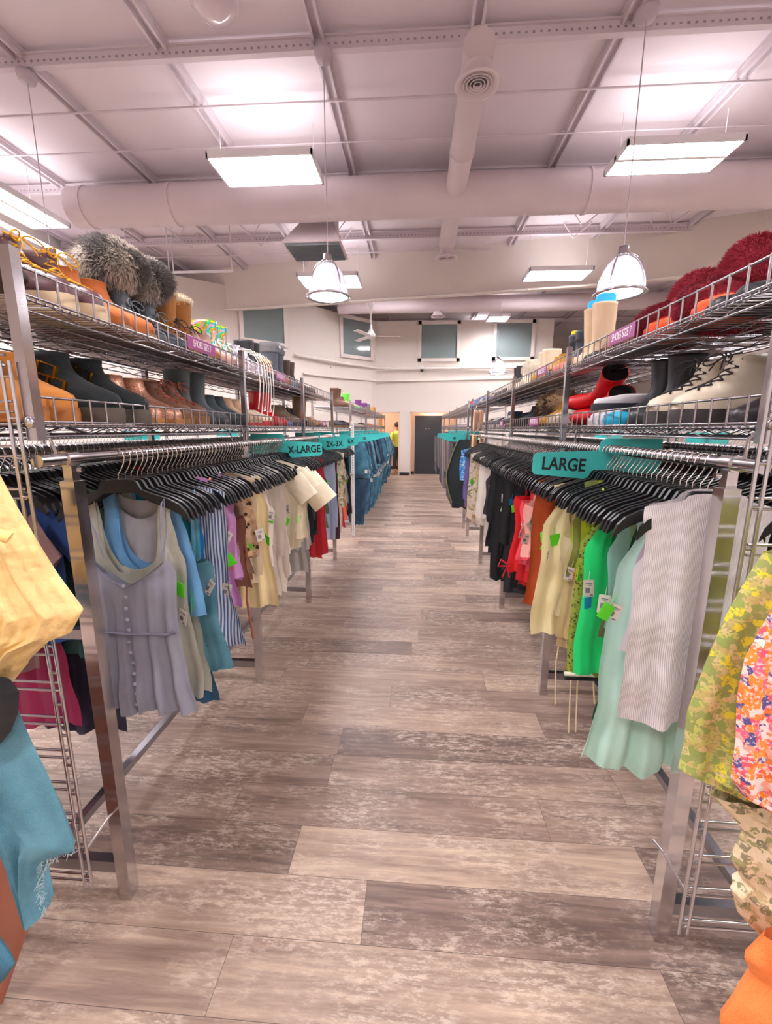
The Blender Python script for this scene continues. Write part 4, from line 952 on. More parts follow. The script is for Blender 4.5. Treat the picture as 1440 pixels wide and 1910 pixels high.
# purple shoe size strips on the shelf lips
def shoe_label(side, y, z, txt, label, w_=.17):
    X = XL if side < 0 else XR; s = -side
    t = thing('shelf_label', label, 'shelf label', (X+s*.01, y, z))
    mb = MB(); mb.box((0, 0, 0), (.003, w_, .048)); mb.build('strip', purple, t)
    me = text_mesh(txt, .04, white_print, 'lettering', .004); o = obj('lettering', me, t); o.location = (s*.002, 0, 0); o.rotation_euler = (PI/2, 0, PI/2*s); o.scale = (.66, 1, 1)
shoe_label(-1, at(374, 660, X=XL).y, ZU+.035, 'SHOES SIZE 7', 'purple SHOES SIZE 7 strip on the upper left shelf lip', .24)
shoe_label(1, at(1163, 641, X=XR).y, ZU+.035, 'SHOES SIZE 7', 'purple SHOES SIZE 7 strip on the near upper right shelf lip', .2)
shoe_label(1, 2.74, ZU+.035, 'SHOES SIZE 7', 'purple SHOES SIZE 7 strip on the upper right shelf, farther one', .2)
shoe_label(1, 2.85, ZD+.035, 'SHOES SIZE 6.5', 'purple SHOES SIZE 6.5 strip on the lower right shelf lip', .2)
shoe_label(1, 3.9, ZD+.035, 'SHOES', 'purple strip on the lower right shelf, farther bay', .14)
shoe_label(-1, 2.95, ZU+.035, 'SHOES SIZE 7.5', 'glare-lit purple strip on the upper left shelf, second bay', .22)
shoe_label(-1, 4.3, ZD+.035, 'SHOES', 'purple strip on the lower left shelf, third bay', .16)

# ================================================================== SHOES
def foot_ring(xb, xf, hw, z, n=22, toe=1.0, tilt=0, L=.26):
    pts = []
    for k in range(n):
        a = 2*PI*k/n; c, s = cos(a), sin(a); x = (xb+xf)/2+(xf-xb)/2*(abs(c)**.85)*(1 if c >= 0 else -1)
        q = (x-xb)/max(1e-5, xf-xb); wd = hw*(.82+.25*sin(min(1, q/.75)*PI*.5)) if xf-xb > .18 else hw
        pts.append((x, wd*(abs(s)**.8)*(1 if s >= 0 else -1), z+tilt*max(0, 1-x/L)**1.3))
    return pts
SH = {}
def shoe_mesh(kind):
    if kind in SH: return SH[kind]
    L = .26; up = MB(); so = MB(); ins = MB(); tilt = {'pump': .06, 'heel_boot': .045, 'wedge': .05}.get(kind, 0); sz = {'sneaker': .03, 'work_boot': .035, 'duck_boot': .045, 'platform': .05, 'slide': .03}.get(kind, .018)
    if kind in ('ankle_boot', 'heel_boot', 'work_boot', 'duck_boot', 'tall_boot', 'mid_boot', 'wedge', 'rain_boot', 'snow_boot'):
        top = {'ankle_boot': .16, 'heel_boot': .17, 'work_boot': .17, 'duck_boot': .18, 'tall_boot': .38, 'mid_boot': .26, 'wedge': .16, 'rain_boot': .32, 'snow_boot': .28}[kind]; fat = {'snow_boot': 1.35, 'rain_boot': 1.05, 'tall_boot': .95}.get(kind, 1)
        lv = [(sz, 0, 1, .043), (sz+.018, -.005, 1.0, .044), (sz+.034, -.002, .97, .042), (sz+.046, 0, .88, .040), (sz+.058, .01, .76, .038), (sz+.07, .015, .66, .036), (sz+.085, .02, .575, .035), (sz+.1, .02, .53, .035), (sz+.12, .015, .5, .037)]
        k = sz+.14
        while k < top: lv.append((k, .01-.02*(k-.15), .48+.06*(k-.15)/.2, .039+.02*(k-.15)/.25)); k += .03
        lv.append((top, .0, lv[-1][2]+.01, lv[-1][3]+.001))
    elif kind in ('sneaker', 'platform'):
        lv = [(sz, 0, 1, .044), (sz+.015, -.005, 1.0, .045), (sz+.03, 0, .96, .043), (sz+.042, .01, .84, .04), (sz+.054, .02, .7, .037), (sz+.066, .03, .6, .033), (sz+.075, .03, .55, .031)]
    elif kind in ('flat', 'pump', 'slide'):
        lv = [(sz, 0.01, .99, .038), (sz+.012, 0, .985, .039), (sz+.022, .01, .95, .037), (sz+.032, .02, .72, .034), (sz+.04, .02, .55, .031)]
    rings = [foot_ring(a*L, b*L, h, z, tilt=tilt) for z, a, b, h in lv]
    z, a, b, h = lv[-1]; rings.append(foot_ring(a*L+.005, b*L-.005, h-.004, z-.002, tilt=tilt)); up.rings(rings, 0, False)
    inr = [foot_ring(a*L+.005, b*L-.005, h-.004, z-.002, tilt=tilt), foot_ring(a*L+.01, b*L-.01, h-.006, z-.035 if z > .1 else z-.02, tilt=tilt)]
    ins.rings(inr, 0, False); ins.add(inr[1], [tuple(range(22))], 0, False)
    e = .004
    if tilt and kind != 'wedge':
        so.rings([foot_ring(-.002, L+e, .04, sz-.012, tilt=tilt), foot_ring(-.002, L+e, .042, sz+.002, tilt=tilt)], 0, True)
        so.rings([foot_ring(.0, .055, .024, 0), foot_ring(-.002, .07, .032, tilt+sz-.012)], 0, True)
    elif kind == 'wedge': so.rings([foot_ring(0, L+e, .042, 0), foot_ring(-.003, L+e, .045, sz, tilt=tilt)], 0, True)
    else: so.rings([foot_ring(0, L+e, .043, 0), foot_ring(-.004, L+.006, .0465, sz*.5), foot_ring(-.003, L+.004, .0455, sz+.002)], 0, True)
    SH[kind] = (up, so, ins, lv, L); return SH[kind]
def lace_mb(kind, n=5, loops=True):
    up, so, ins, lv, L = shoe_mesh(kind); mb = MB(); pts = [(b*L, z) for z, a, b, h in lv if b < .9]
    pts = pts[:n+2]
    for i, (x, z) in enumerate(pts[:-1]):
        x2, z2 = pts[i+1]
        for s in (-1, 1): mb.tube([(x-.012, s*.024, z+.004), (x2-.004+.006, 0, (z+z2)/2+.008), (x2-.012, -s*.024, z2+.004)], .0025, 5)
    if loops:
        x, z = pts[-1]
        for s in (-1, 1):
            mb.tube([(x+.012+.02*sin(a*.5), s*(.004+.022*(1-cos(a))), z+.012*sin(a)-.006*(1-cos(a))) for a in [2*PI*k/12 for k in range(13)]], .0022, 5)
            mb.tube([(x+.008, 0, z), (x+.024, s*.012, z-.012), (x+.034, s*.02, z-.035)], .002, 5)
    return mb
_sm = {}
def smesh(kind, part, m):
    k = (kind, part, m.name)
    if k not in _sm:
        up, so, ins, lv, L = shoe_mesh(kind); _sm[k] = {'upper': up, 'sole': so, 'lining': ins}[part].mesh(part, m) if part in ('upper', 'sole', 'lining') else lace_mb(kind).mesh('laces', m)
    return _sm[k]
lace_m = mat('lace', rough=.8, objcol=True)
def shoe(kind, x, y, z, rz, colr, sole, label, m=None, laces=None, name=None, cat='shoe', group=None, s=1.0, rx=0, ry=0, parts=True, mirror=1):
    m = m or leather
    up = obj(name or {'sneaker': 'sneaker', 'flat': 'flat_shoe', 'pump': 'pump', 'slide': 'slide_sandal', 'platform': 'platform_sneaker'}.get(kind, 'boot'), smesh(kind, 'upper', m), None, (x, y, z+.001), colr)
    up.rotation_euler = (rx, ry, rz); up.scale = (s, s*mirror, s); tag(up, label, cat, group)
    obj('sole', smesh(kind, 'sole', rubber), up, col=sole); obj('lining', smesh(kind, 'lining', lining), up)
    if laces is not None: obj('laces', smesh(kind, 'laces', lace_m), up, col=laces)
    return up
def fur_mb(cx, cy, cz, rx, ry, rz, n=1400, ln=.03, seed=1, droop=.2, hollow=False):
    mb = MB(); rn = random.Random(seed)
    rings = []
    for i in range(14):
        a = PI*(i+.3)/13.6-PI/2; rings.append([(cx+rx*cos(a)*cos(2*PI*k/28)*.97, cy+ry*cos(a)*sin(2*PI*k/28)*.97, cz+rz*sin(a)*.97) for k in range(28)])
    mb.rings(rings)
    for _ in range(n):
        d = Vector((rn.gauss(0, 1), rn.gauss(0, 1), rn.gauss(0, 1))).normalized(); p = Vector((cx+rx*d.x, cy+ry*d.y, cz+rz*d.z))
        dd = (Vector((d.x, d.y, d.z-droop))+Vector((rn.uniform(-.5, .5), rn.uniform(-.5, .5), rn.uniform(-.5, .5)))).normalized()*ln*rn.uniform(.5, 1.2)
        s = dd.cross(Vector((rn.random(), rn.random(), rn.random()))).normalized()*min(.0017, ln*.045)
        sw = Vector((sin(31*p.y+7*p.z+seed), sin(27*p.x+5*p.z), -.6))*.35*ln
        mb.add([p-s, p+s, p+dd*.5+s*.6+sw*.4, p+dd*.85+sw], [(0, 1, 2), (0, 2, 3)], 0 if sin(40*p.x+23*p.y+seed)+sin(37*p.z+29*p.y)+rn.uniform(-.9, .9) > 0 else 1)
    return mb
fur_b = mat('fur_grey', srgb(120, 118, 118), .95); 
# --- hero shoes, left upper shelf. toe points to the aisle (+X)
TX = XL-.03          # toe line
def LU(px, py=None): return at(px, py or 640, X=-1.0).y
def pair(side, kind, y, z, colr, sole, label, m=None, laces=None, gap=.105, back=0, tilt=0, s=1.0, cat=None, name=None, skew=.06, which=('nearer', 'farther')):
    res = []; X = XL if side < 0 else XR
    for i, w_ in enumerate(which):
        rz = (0 if side < 0 else PI)+random.uniform(-skew, skew)
        x = X+side*(.29*s+back)+(.004*i)
        res.append(shoe(kind, x, y+i*gap, z, rz, colr, sole, f'{w_} {label}', m, laces, name, cat or ('boot' if 'boot' in kind or kind == 'wedge' else 'shoe'), s=s))
    return res
UZ, DZ = ZU+.002, ZD+.002
# brown loafer standing on its heel at the very edge
shoe('flat', -1.24, 1.14, UZ+.025, -.2, C(150, 96, 60), C(60, 44, 36), 'tan brown loafer at the far left end of the upper shelf', suede, rx=0, ry=-.12)
pair(-1, 'duck_boot', 1.22, UZ, C(92, 56, 62), C(226, 204, 168), 'maroon duck boot with cream rubber sole and yellow laces, upper left shelf', leather, C(226, 168, 40), gap=.125, s=1.12)
pair(-1, 'ankle_boot', 1.47, UZ, C(182, 104, 52), C(150, 110, 84), 'tan suede ankle boot on the upper left shelf', suede, gap=.12, s=1.28, skew=.05)
fb = pair(-1, 'snow_boot', 1.7, UZ, C(48, 58, 66), C(70, 74, 80), 'dark snow boot with shaggy grey fur cuff, upper left shelf', leather, C(120, 128, 138), gap=.165, back=.02, s=1.05)
for i, o in enumerate(fb):
    fc = fur_mb(.07, 0, .285, .115, .09, .075, 16000, .036, 3+i, .3).build('fur_cuff', [mat('fur_light', srgb(226, 216, 206), .95), mat('fur_dark', srgb(132, 126, 126), .95)], o)
q = MB(); q.box((0, 0, 0), (.03, .0015, .035)); o = q.build('price_tag', paper, fb[1]); o.location = (.13, -.06, .27); o.rotation_euler = (.2, .5, .3)
b = pair(-1, 'mid_boot', 2.0, UZ, C(158, 104, 50), C(60, 64, 66), 'brown and grey winter boot with cream shearling top, upper left shelf', suede, C(40, 44, 50), gap=.12, s=1.05)
for i, o in enumerate(b): fur_mb(.06, 0, .27, .08, .055, .03, 1800, .018, 9+i).build('shearling_cuff', [mat('shearling', srgb(230, 214, 190), .95)]*2, o)
pair(-1, 'ankle_boot', 2.2, UZ, C(188, 152, 142), C(120, 86, 76), 'dusty pink zip ankle boot, upper left shelf', suede, gap=.1, s=1.05)
for i, y in enumerate((2.4, 2.53)):
    shoe('mid_boot', TX-.27, y, UZ, .02, (1, 1, 1, 1), C(220, 216, 226), ['nearer', 'farther'][i]+' iridescent holographic high-top boot with white laces', m_holo, C(240, 236, 226), cat='boot', s=1.0)
for i in range(6):
    p = at(470+8*i, 700, X=XL+.02); mb = MB(); yy = 2.52+.05*i; mb.tube([(XL-.08, yy-.03, UZ+.13), (XL-.02, yy-.01, UZ+.13), (XL+.012, yy, UZ+.07), (XL+.02, yy+.01*sin(i), UZ-.05), (XL+.016, yy-.01, UZ-.13-.02*(i % 3)), (XL+.012, yy-.03, UZ-.2-.03*(i % 2))], .0028, 5)
    o = mb.build('shoelace', mat('lace_white', srgb(236, 232, 224), .8)); tag(o, 'long white shoelace dangling over the upper left shelf lip', 'shoelace', 'white laces dangling from the left shelf')
pair(-1, 'heel_boot', 2.7, UZ, C(210, 205, 215), C(200, 196, 205), 'silver pointed boot on the upper left shelf', m_silver, gap=.1)
pair(-1, 'mid_boot', 2.92, UZ, C(40, 42, 48), C(34, 34, 36), 'black mid boot behind the white laces, upper left shelf', leather, gap=.1)
b = pair(-1, 'ankle_boot', 3.2, UZ, C(150, 98, 66), C(90, 70, 60), 'brown boot with tan shearling collar, upper left shelf', suede, gap=.11, s=1.1)
for i, o in enumerate(b): fur_mb(.06, 0, .16, .07, .05, .025, 900, .012, 19+i).build('shearling_cuff', [mat('shearling_tan', srgb(226, 188, 136), .95)]*2, o)
b = pair(-1, 'rain_boot', 3.46, UZ, C(84, 92, 104), C(70, 76, 86), 'slate rain boot with grey knit cuff, upper left shelf', rubber, gap=.13, s=1.05)
for i, o in enumerate(b):
    q = MB(); q.rings([foot_ring(-.006, .14, .053, .262), foot_ring(-.008, .146, .056, .3), foot_ring(-.008, .146, .056, .328), foot_ring(.0, .136, .05, .328)], 0, False); q.build('knit_cuff', mat('knit_grey', srgb(120, 120, 124), .95, bump=(200, 1)), o)
    q = MB(); q.box((.148, 0, .3), (.003, .045, .018)); q.build('label_patch', white_print, o)
pair(-1, 'mid_boot', 3.76, UZ, C(92, 78, 72), C(60, 52, 48), 'dark brown slouch boot, upper left shelf', suede, gap=.12)
pair(-1, 'sneaker', 4.0, UZ, C(110, 96, 90), C(80, 70, 66), 'taupe sneaker beyond the slouch boots, upper left shelf', leather)
# filler generator with self-describing labels
CN = {'black': C(30, 30, 34), 'white': C(226, 220, 216), 'tan': C(190, 136, 84), 'brown': C(104, 70, 52), 'red': C(206, 36, 42), 'navy': C(40, 52, 84), 'grey': C(120, 120, 124), 'pink': C(226, 150, 160), 'cream': C(226, 210, 186), 'blue': C(40, 120, 190), 'gold': C(200, 160, 90), 'green': C(70, 150, 80), 'burgundy': C(110, 36, 52), 'orange': C(236, 110, 40), 'teal': C(40, 140, 140), 'silver': C(190, 188, 196), 'neon green': C(110, 220, 80), 'purple': C(120, 60, 130)}
KN2 = {'sneaker': 'sneaker', 'flat': 'flat shoe', 'pump': 'high-heeled pump', 'ankle_boot': 'ankle boot', 'heel_boot': 'heeled boot', 'work_boot': 'lace-up boot', 'mid_boot': 'mid boot', 'platform': 'platform sneaker', 'slide': 'slide sandal', 'wedge': 'wedge boot', 'tall_boot': 'tall boot'}
def filler(side, y0, y1, z, where, cols, kinds, step, seed, gap=.105, laces=True, back=0):
    rn = random.Random(seed); y = y0
    while y < y1-.1:
        k = rn.choice(kinds); cn = rn.choice(cols); m = rn.choice([leather, suede]); mt = 'suede' if m is suede else 'leather'
        so = rn.choice([C(220, 214, 206), C(50, 46, 46), C(120, 90, 66)]) if k in ('sneaker', 'platform', 'work_boot') else rn.choice([C(50, 46, 46), C(90, 66, 50)])
        X = XL if side < 0 else XR
        for i in range(2):
            lab = f'{cn} {mt} {KN2[k]} on the {where}'
            shoe(k, X+side*(.285+back+(rn.uniform(0, .05) if back < .1 else 0)), y+i*gap, z, (0 if side < 0 else PI)+rn.uniform(-.12, .12), CN[cn], so, lab, m, (C(230, 226, 220) if rn.random() < .6 else C(50, 46, 46)) if (laces and k in ('sneaker', 'work_boot', 'platform')) else None, cat='boot' if 'boot' in k or k == 'wedge' else 'shoe', group=f'{cn} {mt} {KN2[k]}s, {where}')
        y += step
filler(-1, 4.24, 4.75, UZ, 'upper left shelf, end of the near run', ['brown', 'tan', 'cream', 'pink'], ['flat', 'sneaker'], .22, 101)
# left lower shelf
pair(-1, 'work_boot', 1.07, DZ, C(190, 124, 56), C(176, 112, 52), 'wheat tan work boot at the near end of the lower left shelf', suede, gap=.1, s=1.1, which=('nearer', 'farther'))
b = pair(-1, 'work_boot', 1.32, DZ, C(26, 32, 36), C(84, 74, 66), 'black suede bootie with two gold buckles, lower left shelf', suede, gap=.14, s=1.25, back=-.04)
for i, o in enumerate(b):
    for k in range(2):
        q = MB(); c = Vector((.115+.02*k, -.042, .125-.034*k)); R_ = Matrix.Rotation(.35, 3, 'Y')
        for a, d in (((-.022, 0, 0), (.006, .008, .03)), ((.022, 0, 0), (.006, .008, .03)), ((0, 0, .014), (.044, .004, .003)), ((0, 0, -.014), (.044, .004, .003))): q.box(c+R_@Vector(a), d, 0, R_)
        q.build('buckle', gold, o)
pair(-1, 'ankle_boot', 1.6, DZ, (1, 1, 1, 1), C(176, 120, 60), 'rose glitter bootie with tan sole, lower left shelf', m_glit, gap=.11, s=1.12)
b = pair(-1, 'work_boot', 1.82, DZ, C(122, 86, 70), C(150, 108, 66), 'brown lace-up hiking boot, lower left shelf', leather, C(150, 70, 50), gap=.11, s=1.05)
fur_mb(.05, 0, .165, .05, .04, .02, 500, .014, 50).build('fur_collar', [mat('fur_beige', srgb(176, 150, 122), .95)]*2, b[0])
pair(-1, 'snow_boot', 2.02, DZ, C(84, 92, 96), C(50, 54, 58), 'grey slouchy soft boot, lower left shelf', suede, gap=.14, s=.9)
pair(-1, 'ankle_boot', 2.3, DZ, C(64, 74, 78), C(44, 46, 50), 'charcoal flat boot beside the slouchy grey ones, lower left shelf', suede, gap=.11)
for i, (a, kind, cc, lab) in enumerate([(2.02, 'box', C(160, 86, 60), 'rust cardboard shoebox behind the grey slouchy boots')]):
    mb = MB(); mb.box((0, 0, .055), (.16, .3, .11)); o = mb.build('shoebox', mat('rust_card', srgb(160, 86, 60), .8), None, (XL-.44, 2.3, DZ)); tag(o, lab, 'box'); q = MB(); q.box((0, 0, .115), (.168, .308, .022)); q.build('lid', mat('rust_card', None), o)
pair(-1, 'ankle_boot', 2.52, DZ, C(200, 170, 140), C(200, 36, 40), 'beige ankle boot with red sole, lower left shelf', suede, gap=.11)
pair(-1, 'sneaker', 2.75, DZ, C(226, 206, 180), C(200, 40, 44), 'cream sneaker with grey toe patch, lower left shelf', leather, gap=.1)
pair(-1, 'mid_boot', 3.06, DZ, C(206, 24, 40), C(130, 20, 30), 'shiny red patent boot, lower left shelf', patent, gap=.12, s=.92)
pair(-1, 'flat', 3.22, DZ, C(0, 112, 180), C(0, 90, 150), 'blue rubber flat beside the red patent boots', rubber, gap=.09)
pair(-1, 'work_boot', 3.46, DZ, C(130, 110, 90), C(80, 70, 60), 'khaki laced boot beyond the blue flats, lower left shelf', suede, C(120, 100, 80))
pair(-1, 'ankle_boot', 3.7, DZ, C(36, 34, 36), C(40, 38, 38), 'black bootie in the third bay of the lower left shelf', suede)
pair(-1, 'tall_boot', 3.94, DZ, C(120, 90, 66), C(60, 50, 44), 'brown snake-print boot, lower left shelf', leather, s=.7)
filler(-1, 4.2, 4.75, DZ, 'lower left shelf, end of the near run', ['black', 'grey', 'tan'], ['flat', 'sneaker'], .22, 102)
# folded pink tissue behind the lower left boots
mb = MB(); mb.box((0, 0, .09), (.03, .05, .18), 0, Matrix.Rotation(.1, 3, 'X')); mb.box((.01, .07, .09), (.03, .06, .17), 0, Matrix.Rotation(-.15, 3, 'X'))
o = mb.build('pink_slipper', mat('salmon', srgb(236, 130, 120), .8), None, (XL-.42, 1.3, DZ)); tag(o, 'salmon pink slippers standing behind the black booties', 'shoe')

# right upper shelf, toe points to -X
pair(1, 'flat', 1.2, UZ, C(34, 34, 40), C(30, 30, 34), 'black flat shoe at the near end of the upper right shelf', leather, gap=.1, s=1.05)
def fur_boot(y, label, seed, s=1.0, dark=C(120, 20, 36), ln=.02):
    t = thing('fur_boot', label, 'boot', (XR+.3, y, UZ), PI)
    mb = fur_mb(.09, 0, .075, .15*s, .065*s, .07*s, 12000, ln, seed, .25)
    q = fur_mb(.03, 0, .15, .085*s, .07*s, .1*s, 12000, ln, seed+1, .25); mb.add(q.v, q.f, 0); mb.build('fur_body', [mat('maroon_fur', srgb(150, 32, 52), .95), mat('maroon_fur_deep', srgb(116, 20, 38), .95)], t)
    q = MB(); q.rings([foot_ring(-.02, .24, .055, 0), foot_ring(-.022, .245, .058, .018)], 0, True); q.build('sole', rubber, t, col=C(40, 36, 38))
fur_boot(1.5, 'nearer fluffy maroon fur boot on the upper right shelf', 61, 1.12)
fur_boot(1.76, 'farther fluffy maroon fur boot on the upper right shelf', 63, 1.05)
for i, y in enumerate((1.42, 1.64)):
    o = shoe('slide', XR+.285, y, UZ+.004, PI+.15-.2*i, C(246, 96, 50), C(236, 90, 50), ['nearer', 'farther'][i]+' orange fuzzy slipper in front of the maroon fur boots', suede, cat='slipper', s=.95)
    fur_mb(.15, 0, .045, .085, .042, .03, 900, .012, 80+i, 0).build('fuzzy_strap', [mat('orange_fuzz', srgb(250, 100, 56), .95)]*2, o)
pair(1, 'sneaker', 1.9, UZ, C(150, 110, 80), C(110, 80, 60), 'brown printed sneaker beside the maroon boots, upper right shelf', leather, C(226, 220, 210), gap=.1)
pair(1, 'flat', 2.12, UZ, C(44, 40, 42), C(60, 50, 46), 'black loafer behind the purple strip, upper right shelf', leather, gap=.09)
b = pair(1, 'tall_boot', 2.38, UZ, C(214, 186, 154), C(190, 160, 130), 'beige tall boot stuffed with a blue foam form, upper right shelf', suede, gap=.12, back=.0, s=.82)
for i, o in enumerate(b):
    q = MB(); q.rings([foot_ring(.012, .125, .046, .33), foot_ring(.012, .125, .046, .42), foot_ring(.02, .118, .04, .43)], 0, True); q.build('foam_form', mat('blue_foam', srgb(40, 176, 240), .8), o)
b = pair(1, 'mid_boot', 2.76, UZ, C(48, 54, 66), C(36, 38, 44), 'navy buckled boot with a yellow insert, upper right shelf', leather, gap=.12, back=.02, s=1.0)
q = MB(); q.rings([foot_ring(.012, .12, .04, .23), foot_ring(.012, .12, .04, .285)], 0, True); q.build('foam_form', mat('yellow_foam', srgb(240, 226, 30), .8), b[1])
for o in b:
    q = MB(); q.rings([foot_ring(-.004, .136, .046, .2), foot_ring(-.004, .137, .046, .215)], 0, False); st = q.build('strap', leather, o, col=C(30, 30, 34)); q = MB(); q.box((.07, .047, .207), (.026, .006, .024)); q.build('buckle', chrome, st)
pair(1, 'sneaker', 2.6, UZ, C(240, 130, 120), C(226, 120, 110), 'coral pink sneaker beside the navy boots, upper right shelf', leather, gap=.08, s=.85)
pair(1, 'ankle_boot', 3.05, UZ, C(206, 150, 60), C(120, 84, 50), 'mustard suede boot, upper right shelf', suede, gap=.11, s=1.1)
b = pair(1, 'mid_boot', 3.36, UZ, C(232, 218, 190), C(210, 196, 176), 'cream studded boot, upper right shelf', leather, gap=.12)
for o in b:
    q = MB()
    for k in range(6): q.lathe([(0, .004), (.004, .003), (.006, 0)], (.06+.03*(k % 2), 0, 0), 8)
    q = MB(); [q.box((.05+.03*(k % 2), -.046+.001*k*0, .12+.04*(k//2)), (.009, .004, .009)) for k in range(6)]; q.build('studs', mat('stud_dark', srgb(60, 50, 46), .4, .8), o)
b = pair(1, 'mid_boot', 3.85, UZ, C(236, 226, 208), C(220, 210, 196), 'white furry boot, upper right shelf', suede, gap=.13)
for i, o in enumerate(b): fur_mb(.055, 0, .2, .08, .06, .06, 1500, .025, 90+i).build('fur_shaft', [mat('white_fur', srgb(240, 230, 214), .95)]*2, o)
mb = MB(); mb.box((0, 0, .1), (.2, .3, .2)); o = mb.build('shoebox', mat('cream_card', srgb(232, 214, 196), .8), None, (XR+.4, 3.55, UZ)); tag(o, 'cream box standing behind the studded boots, upper right shelf', 'box'); q = MB(); q.box((0, 0, .19), (.21, .31, .03)); q.build('lid', mat('cream_card', None), o)
pair(1, 'mid_boot', 4.2, UZ, C(64, 60, 66), C(40, 40, 44), 'charcoal lined boot beyond the white furry ones, upper right shelf', suede, gap=.12)
pair(1, 'slide', 4.5, UZ, C(120, 110, 116), C(90, 80, 84), 'grey felt slipper, upper right shelf', suede, gap=.11, s=1.1)
filler(1, 4.75, 6.0, UZ, 'upper right shelf, end of the near run', ['blue', 'red', 'grey', 'white', 'cream'], ['flat', 'sneaker', 'platform', 'pump'], .22, 103)
# right lower shelf
b = pair(1, 'rain_boot', 1.12, DZ, C(44, 40, 46), C(36, 34, 38), 'black rain boot with red and white label, lower right shelf near end', leather, gap=.12, s=.72, back=.06)
for o in b:
    q = MB(); q.box((.135, 0, .22), (.003, .05, .03)); q.build('label_patch', mat('label_red', srgb(200, 60, 50), .5), o)
for i, y in enumerate((1.38, 1.52)):
    shoe('work_boot', XR+.3, y, DZ, PI+.05, C(218, 206, 186), C(60, 56, 58), ['nearer', 'farther'][i]+' cream boot with criss-cross black laces, lower right shelf', leather, C(44, 38, 40), cat='boot', s=1.15)
pair(1, 'mid_boot', 1.68, DZ, C(40, 44, 50), C(34, 34, 38), 'black leather mid boot, lower right shelf', leather, gap=.12, s=.95)
mb = MB(); rg = [foot_ring(-.07, .07, .05, 0), foot_ring(-.085, .085, .06, .02), foot_ring(-.08, .08, .055, .045), foot_ring(-.05, .05, .03, .055)]; mb.rings(rg)
o = mb.build('water_shoe', mat('cyan_rubber', srgb(0, 168, 206), .5), None, (XR+.07, 1.84, DZ)); tag(o, 'cyan blue rubber clog pressed against the lower right shelf lip', 'shoe'); o.rotation_euler = (0, 0, PI/2)
b = pair(1, 'slide', 1.96, DZ, C(214, 208, 216), C(226, 222, 226), 'white striped slide sandal, lower right shelf', leather, gap=.1, s=1.1)
shoe('slide', XR+.29, 2.0, DZ+.062, PI, C(220, 214, 220), C(40, 42, 50), 'white striped slide sandal stacked on top of the other two', leather, s=1.05)
for i, y in enumerate((2.2, 2.3)):
    shoe('tall_boot', XR+.3-.02*i, 2.44+.04*i, DZ+.045+.075*i, PI-.12, C(214, 24, 36), C(150, 20, 28), ['lower', 'upper'][i]+' bright red tall boot lying on its side, lower right shelf', leather, cat='boot', s=.85, rx=-1.25+.1*i)
pair(1, 'ankle_boot', 2.6, DZ, C(180, 168, 150), C(110, 90, 76), 'grey-beige suede bootie with lace tie, lower right shelf', suede, C(226, 214, 196), gap=.11)
pair(1, 'ankle_boot', 2.82, DZ, C(178, 128, 52), C(110, 80, 46), 'mustard fringed boot, lower right shelf', suede, gap=.1)
for i, y in enumerate((3.05, 3.25)):
    o = shoe('mid_boot', XR+.3, y, DZ, PI, C(120, 96, 76), C(60, 50, 44), ['nearer', 'farther'][i]+' shaggy tan and brown fur boot, lower right shelf', suede, cat='boot', s=.95)
    fur_mb(.08, 0, .14, .12, .06, .1, 3000, .04, 110+i).build('shaggy_fur', [mat('tan_fur', srgb(190, 160, 124), .95), mat('brown_fur', srgb(80, 62, 54), .95)], o)
pair(1, 'ankle_boot', 3.5, DZ, C(30, 32, 38), C(36, 34, 38), 'black bootie beyond the shaggy fur boots, lower right shelf', suede, gap=.13, s=1.05)
pair(1, 'flat', 3.78, DZ, C(190, 150, 120), C(110, 80, 64), 'tan flat shoe in the third bay, lower right shelf', leather)
filler(1, 4.0, 6.0, DZ, 'lower right shelf, end of the near run', ['black', 'brown', 'grey', 'tan', 'navy'], ['flat', 'sneaker', 'ankle_boot', 'pump'], .24, 104)
# rear rows of shoes behind the front ones
for sd, nm, ye in ((-1, 'left', 4.7), (1, 'right', 5.9)):
    filler(sd, 1.15, ye, UZ, f'back row of the upper {nm} shelf', ['brown', 'black', 'burgundy', 'grey', 'tan'], ['sneaker', 'flat', 'pump'], .25, 201+sd, back=.0 if 0 else .245)
    filler(sd, 1.15, ye, DZ, f'back row of the lower {nm} shelf', ['black', 'grey', 'navy', 'brown'], ['ankle_boot', 'flat', 'sneaker'], .25, 211+sd, back=.245)
# far run fillers
filler(-1, 6.25, 12.8, UZ, 'upper shelf of the far left run', ['neon green', 'brown', 'burgundy', 'grey', 'purple', 'teal', 'black', 'tan', 'white'], ['sneaker', 'ankle_boot', 'mid_boot', 'platform'], .32, 105, laces=False)
filler(-1, 6.25, 12.8, DZ, 'lower shelf of the far left run', ['white', 'silver', 'cream', 'black', 'orange', 'tan'], ['pump', 'flat', 'sneaker'], .34, 106, laces=False)
filler(1, 6.6, 12.9, UZ, 'upper shelf of the far right run', ['red', 'brown', 'tan', 'white', 'blue', 'green'], ['pump', 'ankle_boot', 'sneaker', 'flat'], .34, 107, laces=False)
filler(1, 6.6, 12.9, DZ, 'lower shelf of the far right run', ['silver', 'white', 'cream', 'pink', 'gold'], ['pump', 'flat'], .34, 108, laces=False)
